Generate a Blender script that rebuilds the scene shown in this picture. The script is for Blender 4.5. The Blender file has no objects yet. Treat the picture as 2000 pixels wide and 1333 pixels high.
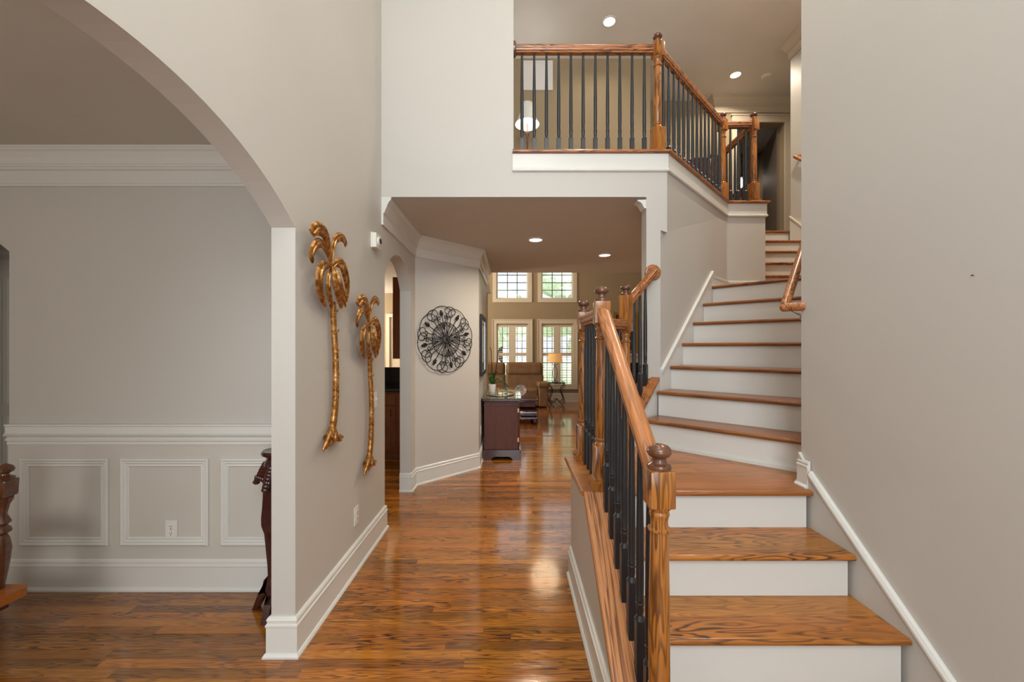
import bpy, bmesh, math, random
from mathutils import Vector, Matrix
random.seed(7)
PI = math.pi
S = bpy.context.scene
COL = S.collection

# ------------------------------------------------------------------ camera, world, exposure, big lights
EYE = 1.44
cam_d = bpy.data.cameras.new('camera'); cam_o = bpy.data.objects.new('camera', cam_d); COL.objects.link(cam_o)
cam_o.location = (0, 0, EYE); cam_o.rotation_euler = (PI/2, 0, 0)
cam_d.sensor_width = 36; cam_d.lens = 36*788/2000; cam_d.shift_y = (681-666.5)/2000
cam_d.clip_start = 0.05; cam_d.clip_end = 200
S.camera = cam_o
W = bpy.data.worlds.new('world'); S.world = W; W.use_nodes = True
wb = W.node_tree.nodes['Background']; wb.inputs[0].default_value = (0.86, 0.95, 1.0, 1); wb.inputs[1].default_value = 1.4
vs = S.view_settings; vs.view_transform = 'Standard'; vs.look = 'None'; vs.gamma = 1; vs.use_curve_mapping = False
vs.exposure = 0.0

def area(name, loc, size, power, color=(1, 1, 1), rot=(0, 0, 0), disk=False, spread=PI):
    d = bpy.data.lights.new(name, 'AREA'); d.energy = power; d.color = color; d.spread = spread
    if disk: d.shape = 'DISK'; d.size = size[0]
    else: d.shape = 'RECTANGLE'; d.size, d.size_y = size
    o = bpy.data.objects.new(name, d); o.location = loc; o.rotation_euler = rot; COL.objects.link(o); return o
DAY = (0.90, 0.96, 1.0)
# daylight entering through the windows of the entrance wall behind the camera (rotation +90 about X faces +Y)
area('entry_transom_daylight', (0.25, -1.62, 3.75), (1.9, 1.9), 92, (.84, .93, 1.0), (PI/2, 0, 0))
area('entry_door_daylight', (0.25, -1.62, 1.35), (1.5, 1.7), 36, (.92, .96, 1.0), (PI/2, 0, 0))
area('dining_window_daylight', (-2.6, -1.62, 1.55), (1.5, 1.4), 31, (1.0, .965, .91), (PI/2, 0, 0))
# unseen side lamp added to brighten the great room from the left
area('great_room_side_fill', (-3.9, 8.7, 2.3), (2.6, 3.0), 400, (1.0, 0.90, 0.74), (0, -PI/2, 0))
# the lamp added to brighten the entrance hall is built further below

# ------------------------------------------------------------------ mesh helpers
class MB:
    def __init__(s): s.bm = bmesh.new()
    def poly(s, pts):
        vs_ = [s.bm.verts.new(p) for p in pts]
        try: return s.bm.faces.new(vs_)
        except ValueError: return None
    def box(s, x0, x1, y0, y1, z0, z1, bev=0, seg=2):
        r = bmesh.ops.create_cube(s.bm, size=1)
        for v in r['verts']:
            v.co = Vector((x0+(v.co.x+.5)*(x1-x0), y0+(v.co.y+.5)*(y1-y0), z0+(v.co.z+.5)*(z1-z0)))
        if bev:
            es = list({e for v in r['verts'] for e in v.link_edges})
            bmesh.ops.bevel(s.bm, geom=es, offset=bev, segments=seg, affect='EDGES', profile=.6)
        return s
    def rbox(s, c, size, rz=0, rx=0, ry=0, bev=0, seg=2):
        r = bmesh.ops.create_cube(s.bm, size=1)
        vv = r['verts']
        for v in vv: v.co = Vector((v.co.x*size[0], v.co.y*size[1], v.co.z*size[2]))
        if bev:
            es = list({e for v in vv for e in v.link_edges})
            q = bmesh.ops.bevel(s.bm, geom=es, offset=bev, segments=seg, affect='EDGES', profile=.6)
            vv = list({v for f in q['faces'] for v in f.verts} | {v for v in vv if v.is_valid})
            allv = set(vv); stack = list(vv)
            while stack:
                a = stack.pop()
                for e in a.link_edges:
                    b = e.other_vert(a)
                    if b not in allv: allv.add(b); stack.append(b)
            vv = list(allv)
        M = Matrix.Translation(c) @ Matrix.Rotation(rz, 4, 'Z') @ Matrix.Rotation(ry, 4, 'Y') @ Matrix.Rotation(rx, 4, 'X')
        for v in vv: v.co = M @ v.co
        return s
    def prism(s, pts, z0, z1, axis='z'):
        """polygon extruded; axis z: pts (x,y); axis x: pts (y,z) between x=z0,z1; axis y: pts (x,z)"""
        def mk(p, h):
            if axis == 'z': return (p[0], p[1], h)
            if axis == 'x': return (h, p[0], p[1])
            return (p[0], h, p[1])
        a = [s.bm.verts.new(mk(p, z0)) for p in pts]; b = [s.bm.verts.new(mk(p, z1)) for p in pts]
        s.bm.faces.new(a); s.bm.faces.new(b[::-1]); n = len(pts)
        for i in range(n): s.bm.faces.new((a[i], b[i], b[(i+1) % n], a[(i+1) % n]))
        return s
    def grid(s, rows, closed=True, cap=True):
        R = [[s.bm.verts.new(p) for p in r] for r in rows]; n = len(R[0])
        for i in range(len(R)-1):
            for j in range(n if closed else n-1):
                k = (j+1) % n
                s.bm.faces.new((R[i][j], R[i][k], R[i+1][k], R[i+1][j]))
        if cap and closed:
            s.bm.faces.new(R[0][::-1]); s.bm.faces.new(R[-1])
        return s
    def lathe(s, prof, c=(0, 0, 0), n=20, sx=1, sy=1):
        rows = [[(c[0]+max(r, .0004)*math.cos(2*PI*j/n)*sx, c[1]+max(r, .0004)*math.sin(2*PI*j/n)*sy, c[2]+z) for j in range(n)] for r, z in prof]
        return s.grid(rows)
    def sweep(s, path, prof, closed=False, side=1):
        """plan sweep with mitres: path (x,y), profile (offset to the right of travel, z)"""
        P = [Vector(p[:2]) for p in path]; n = len(P); rows = []
        for i in range(n):
            if closed: a, b = P[i]-P[i-1], P[(i+1) % n]-P[i]
            else: a = P[i]-P[i-1] if i else P[1]-P[0]; b = P[i+1]-P[i] if i < n-1 else P[-1]-P[-2]
            a.normalize(); b.normalize()
            na = Vector((a.y, -a.x)); nb = Vector((b.y, -b.x)); m = na+nb
            m = m/max(m.dot(na), .15) if m.length > 1e-6 else na
            rows.append([(P[i].x+m.x*d*side, P[i].y+m.y*d*side, z) for d, z in prof])
        if closed: rows.append(rows[0])
        return s.grid(rows, cap=not closed)
    def rail(s, path, prof):
        """sweep in space with plumb sections: profile (sideways, up)"""
        P = [Vector(p) for p in path]; n = len(P); rows = []
        for i in range(n):
            a = P[i]-P[i-1] if i else P[1]-P[0]; b = P[i+1]-P[i] if i < n-1 else P[-1]-P[-2]
            a = Vector((a.x, a.y, 0)).normalized(); b = Vector((b.x, b.y, 0)).normalized()
            na = Vector((a.y, -a.x, 0)); nb = Vector((b.y, -b.x, 0)); m = na+nb; m = m/max(m.dot(na), .2)
            rows.append([P[i]+m*u+Vector((0, 0, w)) for u, w in prof])
        return s.grid(rows)
    def tube(s, path, r, n=8, nref=None, flat=1.0, cap=True):
        """r: number or list; nref: direction of thickness; flat: thickness / width"""
        P = [Vector(p) for p in path]; m = len(P)
        rr = r if isinstance(r, (list, tuple)) else [r]*m
        T = []
        for i in range(m):
            t = P[min(i+1, m-1)]-P[max(i-1, 0)]; T.append(t.normalized())
        N = Vector(nref) if nref is not None else (Vector((0, 0, 1)) if abs(T[0].z) < .9 else Vector((1, 0, 0)))
        rows = []
        for i in range(m):
            q = N-T[i]*N.dot(T[i])
            if q.length < 1e-5: q = T[i].orthogonal()
            q.normalize(); B = T[i].cross(q)
            if nref is None: N = q
            rows.append([P[i]+B*(rr[i]*math.cos(2*PI*j/n))+q*(rr[i]*flat*math.sin(2*PI*j/n)) for j in range(n)])
        return s.grid(rows, cap=cap)
    def ell(s, c, r, n=16, m=10):
        rows = []
        for i in range(m+1):
            a = -PI/2+PI*i/m; ra = max(math.cos(a), .01)
            rows.append([(c[0]+r[0]*ra*math.cos(2*PI*j/n), c[1]+r[1]*ra*math.sin(2*PI*j/n), c[2]+r[2]*math.sin(a)) for j in range(n)])
        return s.grid(rows)
    def xf(s, M):
        for v in s.bm.verts: v.co = M @ v.co
        return s
    def build(s, name, mat, parent=None, smooth=False, loc=None):
        bmesh.ops.recalc_face_normals(s.bm, faces=s.bm.faces[:])
        me = bpy.data.meshes.new(name); s.bm.to_mesh(me); s.bm.free()
        if smooth:
            for p in me.polygons: p.use_smooth = True
            try: me.set_sharp_from_angle(angle=math.radians(38))
            except Exception: pass
        o = bpy.data.objects.new(name, me); COL.objects.link(o)
        if mat is not None: me.materials.append(mat)
        if parent is not None: o.parent = parent
        if loc: o.location = loc
        return o

def tag(o, label, cat, group=None, kind=None):
    o['label'] = label; o['category'] = cat
    if group: o['group'] = group
    if kind: o['kind'] = kind
    return o
def thing(name, label, cat, loc=(0, 0, 0), rz=0, group=None):
    o = bpy.data.objects.new(name, None); COL.objects.link(o); o.empty_display_size = .1
    o.location = loc; o.rotation_euler = (0, 0, rz); return tag(o, label, cat, group)
def struct(o): o['kind'] = 'structure'; return o
def sempty(name):
    o = bpy.data.objects.new(name, None); COL.objects.link(o); o.empty_display_size = .1; return struct(o)
def children(o): return [c for c in bpy.data.objects if c.parent == o]
def copy_tree(o, parent=None):
    c = o.copy(); COL.objects.link(c); c.parent = parent
    for ch in children(o): copy_tree(ch, c)
    return c

# ------------------------------------------------------------------ materials
def newmat(name):
    m = bpy.data.materials.new(name); m.use_nodes = True; nt = m.node_tree
    return m, nt, nt.nodes['Principled BSDF']
def N(nt, t, **kw):
    n = nt.nodes.new(t)
    for k, v in kw.items():
        if k == 'inp':
            for a, b in v.items(): n.inputs[a].default_value = b
        else: setattr(n, k, v)
    return n
def L(nt, a, b): nt.links.new(a, b)
def math_(nt, op, a, b=None, c=None):
    n = nt.nodes.new('ShaderNodeMath'); n.operation = op
    for i, v in enumerate((a, b, c)):
        if v is None: continue
        if isinstance(v, (int, float)): n.inputs[i].default_value = v
        else: L(nt, v, n.inputs[i])
    return n.outputs[0]
def ramp(nt, fac, stops):
    n = nt.nodes.new('ShaderNodeValToRGB'); cr = n.color_ramp
    while len(cr.elements) > 1: cr.elements.remove(cr.elements[-1])
    cr.elements[0].position = stops[0][0]; cr.elements[0].color = tuple(stops[0][1])+(1,)
    for p, c in stops[1:]:
        e = cr.elements.new(p); e.color = tuple(c)+(1,)
    L(nt, fac, n.inputs[0]); return n.outputs[0]
def mix(nt, f, a, b, mode='MIX'):
    n = nt.nodes.new('ShaderNodeMix'); n.data_type = 'RGBA'; n.blend_type = mode
    for i, v in ((0, f), (6, a), (7, b)):
        if isinstance(v, (int, float)): n.inputs[i].default_value = v
        elif isinstance(v, tuple): n.inputs[i].default_value = v+(1,) if len(v) == 3 else v
        else: L(nt, v, n.inputs[i])
    return n.outputs[2]

def paint(name, col, rough=.6, bump=.02, var=.03, spec=.3, scale=3.0):
    m, nt, b = newmat(name)
    tc = N(nt, 'ShaderNodeTexCoord')
    n1 = N(nt, 'ShaderNodeTexNoise', inp={'Scale': scale, 'Detail': 3.0}); L(nt, tc.outputs['Object'], n1.inputs['Vector'])
    lo = tuple(c*(1-var) for c in col); hi = tuple(min(1, c*(1+var)) for c in col)
    L(nt, ramp(nt, n1.outputs['Fac'], [(.3, lo), (.7, hi)]), b.inputs['Base Color'])
    n2 = N(nt, 'ShaderNodeTexNoise', inp={'Scale': 220.0, 'Detail': 2.0}); L(nt, tc.outputs['Object'], n2.inputs['Vector'])
    bp = N(nt, 'ShaderNodeBump', inp={'Strength': bump, 'Distance': .01}); L(nt, n2.outputs['Fac'], bp.inputs['Height']); L(nt, bp.outputs[0], b.inputs['Normal'])
    b.inputs['Roughness'].default_value = rough; b.inputs['Specular IOR Level'].default_value = spec
    return m

def wood(name, light, mid, dark, g=(1, 0, 0), sd=(0, 1, 0), plank=None, along=2.2, across=24.0, rings=6.0, rough=.3, coat=.0, cath=.8, streak=.5, var=1.0, bump=.05):
    """oak: g grain direction, sd sideways direction, plank (width, length) or None"""
    m, nt, b = newmat(name)
    G = Vector(g).normalized(); U = Vector(sd).normalized(); Wv = G.cross(U)
    tc = N(nt, 'ShaderNodeTexCoord')
    def dot(v):
        n = N(nt, 'ShaderNodeVectorMath', operation='DOT_PRODUCT'); L(nt, tc.outputs['Object'], n.inputs[0]); n.inputs[1].default_value = v; return n.outputs['Value']
    x, y, z = dot(G), dot(U), dot(Wv)
    oi = N(nt, 'ShaderNodeObjectInfo')
    if plank:
        pw, pl = plank
        yr = math_(nt, 'DIVIDE', math_(nt, 'ADD', y, math_(nt, 'MULTIPLY', oi.outputs['Random'], 3.1)) if pw > .07 else y, pw); row = math_(nt, 'FLOOR', yr); fy = math_(nt, 'FRACT', yr)
        wn = N(nt, 'ShaderNodeTexWhiteNoise', noise_dimensions='1D'); L(nt, row, wn.inputs['W'])
        xs = math_(nt, 'ADD', math_(nt, 'DIVIDE', x, pl), math_(nt, 'MULTIPLY', wn.outputs['Value'], 17.3))
        cell = math_(nt, 'FLOOR', xs); fx = math_(nt, 'FRACT', xs)
        cb = N(nt, 'ShaderNodeCombineXYZ'); L(nt, math_(nt, 'ADD', row, .37), cb.inputs[0]); L(nt, math_(nt, 'ADD', cell, .61), cb.inputs[1]); L(nt, oi.outputs['Random'], cb.inputs[2])
        w2 = N(nt, 'ShaderNodeTexWhiteNoise', noise_dimensions='3D'); L(nt, cb.outputs[0], w2.inputs['Vector'])
        pid = w2.outputs['Value']; sc = N(nt, 'ShaderNodeSeparateColor'); L(nt, w2.outputs['Color'], sc.inputs[0]); pid2 = sc.outputs[1]; pid3 = sc.outputs[2]
    else: pid = oi.outputs['Random']; pid2 = pid; pid3 = pid
    def coords(ax, ay, k):
        c = N(nt, 'ShaderNodeCombineXYZ')
        L(nt, math_(nt, 'ADD', math_(nt, 'MULTIPLY', x, ax), math_(nt, 'MULTIPLY', pid, 37.0*k)), c.inputs[0])
        L(nt, math_(nt, 'ADD', math_(nt, 'MULTIPLY', y, ay), math_(nt, 'MULTIPLY', pid2, 51.0*k)), c.inputs[1])
        L(nt, math_(nt, 'MULTIPLY', z, ay), c.inputs[2]); return c.outputs[0]
    def noise(v, det=1.5, dist=0.0, rgh=.5):
        n = N(nt, 'ShaderNodeTexNoise', inp={'Scale': 1.0, 'Detail': det, 'Roughness': rgh, 'Distortion': dist}); L(nt, v, n.inputs['Vector']); return n.outputs['Fac']
    n1 = noise(coords(along, across, 1), 2.2, .15, .42)
    gfr = math_(nt, 'FRACT', math_(nt, 'MULTIPLY', n1, rings*2))
    lines = ramp(nt, gfr, [(0, (.3, .3, .3)), (.10, (0, 0, 0)), (.45, (.06, .06, .06)), (.70, (.7, .7, .7)), (.84, (1, 1, 1)), (.94, (1, 1, 1)), (1, (.3, .3, .3))])
    n5 = noise(coords(1.2, 6, 2), 1.0)
    cm = ramp(nt, n5, [(.36, (.35, .35, .35)), (.54, (1, 1, 1))])
    st = ramp(nt, noise(coords(3.0, 170, 3), 2.5), [(.40, (0, 0, 0)), (.66, (1, 1, 1))])
    pr = ramp(nt, noise(coords(14.0, 700, 5), 1.0), [(.52, (0, 0, 0)), (.70, (1, 1, 1))])
    base = mix(nt, math_(nt, 'MULTIPLY', noise(coords(.8, 9, 4), 2.0), .9), light, mid)
    c = mix(nt, math_(nt, 'MULTIPLY', st, streak*.55), base, mid)
    c = mix(nt, math_(nt, 'MULTIPLY', pr, streak*.45), c, dark)
    k_ = math_(nt, 'MULTIPLY', math_(nt, 'MULTIPLY', lines, cm), cath)
    if plank: k_ = math_(nt, 'MULTIPLY', k_, math_(nt, 'ADD', .40, math_(nt, 'MULTIPLY', pid3, .60)))
    c = mix(nt, k_, c, dark)
    if plank:
        e = math_(nt, 'MULTIPLY', math_(nt, 'MINIMUM', fy, math_(nt, 'SUBTRACT', 1, fy)), pw)
        e = math_(nt, 'MINIMUM', e, math_(nt, 'MULTIPLY', fx, pl))
        c = mix(nt, math_(nt, 'MULTIPLY', math_(nt, 'LESS_THAN', e, .0007), .6), c, dark)
        br = math_(nt, 'ADD', 1-.42*var, math_(nt, 'MULTIPLY', pid2, .72*var))
        hs = N(nt, 'ShaderNodeHueSaturation'); L(nt, c, hs.inputs['Color']); L(nt, br, hs.inputs['Value'])
        L(nt, math_(nt, 'ADD', .498, math_(nt, 'MULTIPLY', pid, .010)), hs.inputs['Hue']); c = hs.outputs[0]
    L(nt, c, b.inputs['Base Color']); b.inputs['Roughness'].default_value = rough
    if plank and plank[0] < .07: h = math_(nt, 'ADD', noise(coords(2.5, 24, 0), 1.0), math_(nt, 'MULTIPLY', lines, -.06))
    else: h = math_(nt, 'MULTIPLY', lines, -.3)
    bp = N(nt, 'ShaderNodeBump', inp={'Strength': bump, 'Distance': .01}); L(nt, h, bp.inputs['Height']); L(nt, bp.outputs[0], b.inputs['Normal'])
    b.inputs['Coat Weight'].default_value = coat; b.inputs['Coat Roughness'].default_value = .08
    return m
def simple(name, col, rough=.5, metal=0, spec=.5, coat=0, var=.06, scale=12.0, bump=0.0):
    m = paint(name, col, rough, bump, var, spec, scale); b = m.node_tree.nodes['Principled BSDF']
    b.inputs['Metallic'].default_value = metal; b.inputs['Coat Weight'].default_value = coat
    return m
def emit(name, col, st):
    m, nt, b = newmat(name); b.inputs['Base Color'].default_value = col+(1,)
    b.inputs['Emission Color'].default_value = col+(1,); b.inputs['Emission Strength'].default_value = st; return m

M = {}
M['wall'] = paint('greige_wall_paint', (.56, .53, .48), .45, .03, .02, .35, 1.2)
M['trim'] = paint('white_trim_paint', (.70, .685, .635), .3, .0, .015, .5)
M['wains'] = paint('wainscot_paint', (.60, .565, .50), .32, .0, .02, .5)
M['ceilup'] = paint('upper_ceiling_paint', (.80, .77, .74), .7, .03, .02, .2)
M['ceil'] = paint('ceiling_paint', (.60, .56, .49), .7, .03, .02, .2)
M['tanwall'] = paint('tan_wall_paint', (.33, .255, .16), .6, .02, .02, .2)
M['cas'] = paint('cream_casing_paint', (.64, .555, .43), .35, .0, .02, .4)
OL, OM, OD = (.56, .215, .036), (.33, .100, .014), (.045, .014, .005)
FG = dict(plank=(.055, .83), along=2.2, across=30, rings=4.5, coat=.6, bump=.10, cath=1.0, streak=.7)
M['floor'] = wood('oak_strip_floor', (.58, .205, .022), (.25, .068, .007), (.030, .009, .003), rough=.15, **FG)
M['floor2'] = wood('great_room_oak_floor', (.48, .165, .045), (.28, .078, .018), (.06, .02, .008), g=(0, 1, 0), sd=(1, 0, 0), rough=.13, **FG)
M['tread'] = wood('oak_tread', OL, OM, OD, plank=(.125, 3.0), along=2.0, across=13, rings=6.5, rough=.3, cath=1.0, var=.4, streak=.7, coat=.1)
d45 = (1, -1, 0); u45 = (1, 1, 0)
M['treadD'] = wood('oak_tread_diagonal', (.38, .145, .04), (.22, .070, .018), OD, g=d45, sd=u45, along=1.5, across=16, rings=4, rough=.3, cath=.5)
RL, RM, RD = (.62, .25, .085), (.34, .11, .028), (.07, .020, .007)
kw = dict(along=2.2, across=24, rings=5.0, streak=.8, cath=1.0, rough=.30, coat=.1)
M['railX'] = wood('oak_rail_x', RL, RM, RD, **kw)
M['railY'] = wood('oak_rail_y', RL, RM, RD, g=(0, 1, .787), sd=(1, 0, 0), **kw)
M['railL'] = wood('oak_rail_level', RL, RM, RD, g=(0, 1, 0), sd=(1, 0, 0), **kw)
M['railD'] = wood('oak_rail_diagonal', RL, RM, RD, g=(1, 1, .2), sd=(1, -1, 0), **kw)
M['newel'] = wood('oak_newel', (.52, .205, .040), (.29, .088, .013), (.050, .017, .006), g=(0, 0, 1), sd=(1, 0, 0), along=2.4, across=26, rings=4, rough=.23, coat=.2, cath=.8)
M['finial'] = simple('dark_oak_finial', (.13, .048, .022), .22, coat=.3, var=.25, scale=30)
M['capY'] = wood('oak_stringer_cap', (.66, .30, .115), (.50, .19, .06), (.16, .05, .016), g=(0, 1, .82), sd=(1, 0, 0), along=.9, across=30, rings=4, rough=.3, cath=.9, streak=.9)
M['black'] = simple('slate_black_baluster_paint', (.016, .018, .022), .38, var=.1, spec=.6)
M['iron'] = simple('black_iron', (.012, .011, .012), .45, metal=.3)
M['bronze'] = simple('bronze_iron', (.05, .04, .03), .45, metal=.7)
M['cherry'] = wood('dark_cherry', (.14, .030, .010), (.070, .015, .006), (.02, .006, .004), g=(0, 0, 1), sd=(1, 0, 0), along=1.5, across=9, rings=3, rough=.38, cath=.35, coat=.0)
M['mahog'] = simple('dark_mahogany', (.045, .010, .008), .2, coat=.5, var=.2)
M['kwood'] = wood('kitchen_cherry', (.26, .080, .022), (.17, .048, .013), (.06, .016, .006), g=(0, 0, 1), sd=(1, 0, 0), along=1.5, across=9, rings=3, rough=.3, cath=.4)
M['black_stone'] = simple('black_stone', (.008, .008, .010), .12, var=.2)
M['leather'] = simple('brown_leather', (.20, .100, .036), .5, var=.18, scale=6, bump=.08)
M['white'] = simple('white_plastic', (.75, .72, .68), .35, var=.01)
M['ivory'] = simple('ivory_plastic', (.80, .76, .67), .35, var=.01)
M['dark_slot'] = simple('dark_slot', (.02, .02, .02), .6)
M['brass'] = simple('brass', (.62, .38, .13), .3, metal=1)
M['chrome'] = simple('silver_metal', (.5, .5, .52), .25, metal=1)
M['plantl'] = simple('orchid_leaf', (.025, .11, .02), .3, var=.3)
M['soil'] = simple('bark', (.05, .03, .02), .9)
M['agate'] = simple('marbled_plate', (.30, .25, .24), .2, var=.7, scale=30)
M['gold_frame'] = simple('gilded_frame', (.42, .25, .07), .4, metal=.6, var=.4, scale=40)
M['burg'] = simple('burgundy_fabric', (.075, .012, .014), .8, var=.3)
M['greyD'] = paint('taupe_door_paint', (.20, .155, .12), .5)
M['shade'] = simple('white_lamp_shade', (.78, .78, .72), .8, var=.03)
M['orange'] = wood('honey_seat_wood', (.52, .17, .025), (.38, .11, .016), (.15, .04, .01), along=2, across=12, rings=4, rough=.25, cath=.4)
M['grass'] = paint('lawn', (.66, .72, .56), .9, .1, .3, .1, 5)
M['leaf'] = paint('foliage', (.66, .74, .56), .8, .1, .2, .1, 8)
M['canlens'] = emit('downlight_lens', (1, .95, .86), 5.0)
M['bulb'] = emit('bulb_glow', (1, .93, .82), 9.0)
m, nt, b = newmat('warm_lamp_shade'); M['warmshade'] = m
b.inputs['Base Color'].default_value = (.62, .36, .14, 1); b.inputs['Roughness'].default_value = .8
b.inputs['Emission Color'].default_value = (1, .50, .16, 1); b.inputs['Emission Strength'].default_value = .38
m, nt, b = newmat('window_glass'); M['glass'] = m
out = nt.nodes['Material Output']; tr = N(nt, 'ShaderNodeBsdfTransparent'); gl = N(nt, 'ShaderNodeBsdfGlossy', inp={'Roughness': .02}); mx = N(nt, 'ShaderNodeMixShader', inp={0: .06})
L(nt, tr.outputs[0], mx.inputs[1]); L(nt, gl.outputs[0], mx.inputs[2]); L(nt, mx.outputs[0], out.inputs[0])
m, nt, b = newmat('clear_glass'); M['clear'] = m
b.inputs['Transmission Weight'].default_value = 1; b.inputs['Roughness'].default_value = .03; b.inputs['Base Color'].default_value = (.9, .95, .95, 1)
m, nt, b = newmat('cabinet_glass_top'); M['glasstop'] = m
b.inputs['Base Color'].default_value = (.045, .05, .045, 1); b.inputs['Roughness'].default_value = .03; b.inputs['Specular IOR Level'].default_value = 1.0; b.inputs['IOR'].default_value = 2.0
m, nt, b = newmat('picture_glass'); M['picglass'] = m
b.inputs['Base Color'].default_value = (.10, .11, .09, 1); b.inputs['Roughness'].default_value = .08; b.inputs['Specular IOR Level'].default_value = .8; b.inputs['IOR'].default_value = 1.8
# antique gold with darker recesses
m, nt, b = newmat('antique_gold'); M['gold'] = m
tc = N(nt, 'ShaderNodeTexCoord'); n1 = N(nt, 'ShaderNodeTexNoise', inp={'Scale': 38.0, 'Detail': 4.0}); L(nt, tc.outputs['Object'], n1.inputs['Vector'])
L(nt, ramp(nt, n1.outputs['Fac'], [(.30, (.16, .055, .010)), (.5, (.42, .18, .035)), (.72, (.80, .47, .20))]), b.inputs['Base Color'])
b.inputs['Metallic'].default_value = .65; b.inputs['Roughness'].default_value = .33
bp = N(nt, 'ShaderNodeBump', inp={'Strength': .12, 'Distance': .01}); L(nt, n1.outputs['Fac'], bp.inputs['Height']); L(nt, bp.outputs[0], b.inputs['Normal'])

# ------------------------------------------------------------------ key places (metres; camera stands at x=0, y=0)
XL, XLi = -1.0165, -1.129       # hall face and dining face of the left wall
YH, YHb = 3.141, 3.255          # header wall front and back
ZC, ZU, ZT = 2.62, 2.965, 5.4   # hall ceiling, upper floor, top ceiling
YE = 6.28                       # where the hall ceiling ends
XR = 1.48                       # right wall
YF = 10.9                       # far wall of the great room
P0 = (1.2075, 3.141); P0L = (1.156, 3.141); P1 = (2.250, 4.220); P2 = (2.650, 4.220)

# ------------------------------------------------------------------ floors
struct(MB().box(-5.0, 5.5, -2.0, 6.6, -.12, 0).build('floor', M['floor']))
struct(MB().box(-5.0, 5.5, 6.68, YF+.2, -.12, 0).build('floor', M['floor2']))
struct(MB().box(-5.0, 5.5, 6.6, 6.68, -.12, .004).build('trim_1', M['railX']))
# upper floor slab; its underside is the hall ceiling
slab = [(XLi, YHb), (1.05, YHb), (2.12, 4.36), (2.54, 4.36), (2.54, 5.3), (3.70, 5.3), (5.5, 5.3), (5.5, 8.4), (3.0, 8.4), (3.0, YE), (-5.0, YE), (-5.0, YHb+1.2), (XLi, YHb+1.2)]
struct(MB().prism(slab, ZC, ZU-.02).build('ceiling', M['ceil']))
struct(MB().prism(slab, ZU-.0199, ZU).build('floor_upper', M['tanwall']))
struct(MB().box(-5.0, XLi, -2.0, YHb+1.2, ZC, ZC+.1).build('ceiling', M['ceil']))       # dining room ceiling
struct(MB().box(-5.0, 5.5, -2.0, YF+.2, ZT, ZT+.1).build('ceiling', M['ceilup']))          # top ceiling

# ------------------------------------------------------------------ left wall with two arched openings
def arc(y0, y1, zs, za, n=28):
    h = (y1-y0)/2; r = za-zs; R = (h*h+r*r)/(2*r); c = (y0+y1)/2; cz = za-R; t = math.asin(h/R)
    return [(c+R*math.sin(a), cz+R*math.cos(a)) for a in [-t+2*t*i/n for i in range(n+1)]]
AY0, AY1 = .305, 1.893; KY0, KY1 = 3.223, 4.062
pl = [(-1.72, 0), (AY0, 0)]+arc(AY0, AY1, 2.007, 2.277)+[(AY1, 0), (KY0, 0)]+arc(KY0, KY1, 2.018, 2.272)+[(KY1, 0), (4.235, 0), (4.235, ZC), (YHb, ZC), (YHb, ZT), (-1.72, ZT)]
struct(MB().prism(pl, XLi, XL, 'x').build('wall_left', M['wall']))
ang = [(XL, 4.235), (-.40, 4.851), (-.40, YE), (-.52, YE), (-.52, 4.90), (XLi, 4.30), (XLi, 4.235)]
struct(MB().prism(ang, 0, ZC).build('wall_hall', M['wall']))
# header wall with the column, the gallery opening above
hd = [(XL, ZC), (1.046, ZC), (1.046, 0), (1.156, 0), (1.156, 2.361), (1.2075, 2.345), (1.2075, ZU-.012), (.012, ZU-.012), (.012, ZT), (XL, ZT)]
struct(MB().prism(hd, YH, YHb, 'y').build('wall_back', M['wall']))
# angled stair wall: lower part, the upper part stands a little proud at the column
mb = MB(); bk = [(2.17, 4.31), (1.165, YHb-.001)]
mb.grid([[(p[0], p[1], z) for p in [A, P1]+bk] for A, z in ((P0L, 0), (P0L, 2.345), (P0, 2.82), (P0, ZU-.012))])
struct(mb.build('wall_stair', M['wall']))
struct(MB().prism([P1, P2, (2.650, 5.3), (2.54, 5.3), (2.54, 4.33), (2.17, 4.31)], 0, ZU-.012).build('wall_stair_block', M['wall']))
# right wall, its 45 degree return along the second flight, and the third flight's wall
rw = [(XR, -1.72), (XR, 2.064), (3.59, 4.174), (3.59, 5.2), (5.5, 5.2), (5.5, 5.08), (3.71, 5.08), (3.71, 4.124), (1.60, 2.014), (1.60, -1.72)]
struct(MB().prism(rw, 0, ZT).build('wall_right', M['wall']))
# a short drop of the upper landing floor behind the third flight
# dining room: far wall with an arched opening at its left, left wall
dw = [(-4.6, 0), (-3.95, 0)]+arc(-3.95, -3.003, 2.02, 2.20)+[(-3.003, 0), (XLi, 0), (XLi, ZC), (-4.6, ZC)]
struct(MB().prism(dw, 2.41, 2.52, 'y').build('wall_dining', M['wall']))
struct(MB().box(-4.7, -4.6, -1.72, 4.5, 0, ZC).build('wall_dining_left', M['wall']))
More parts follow.
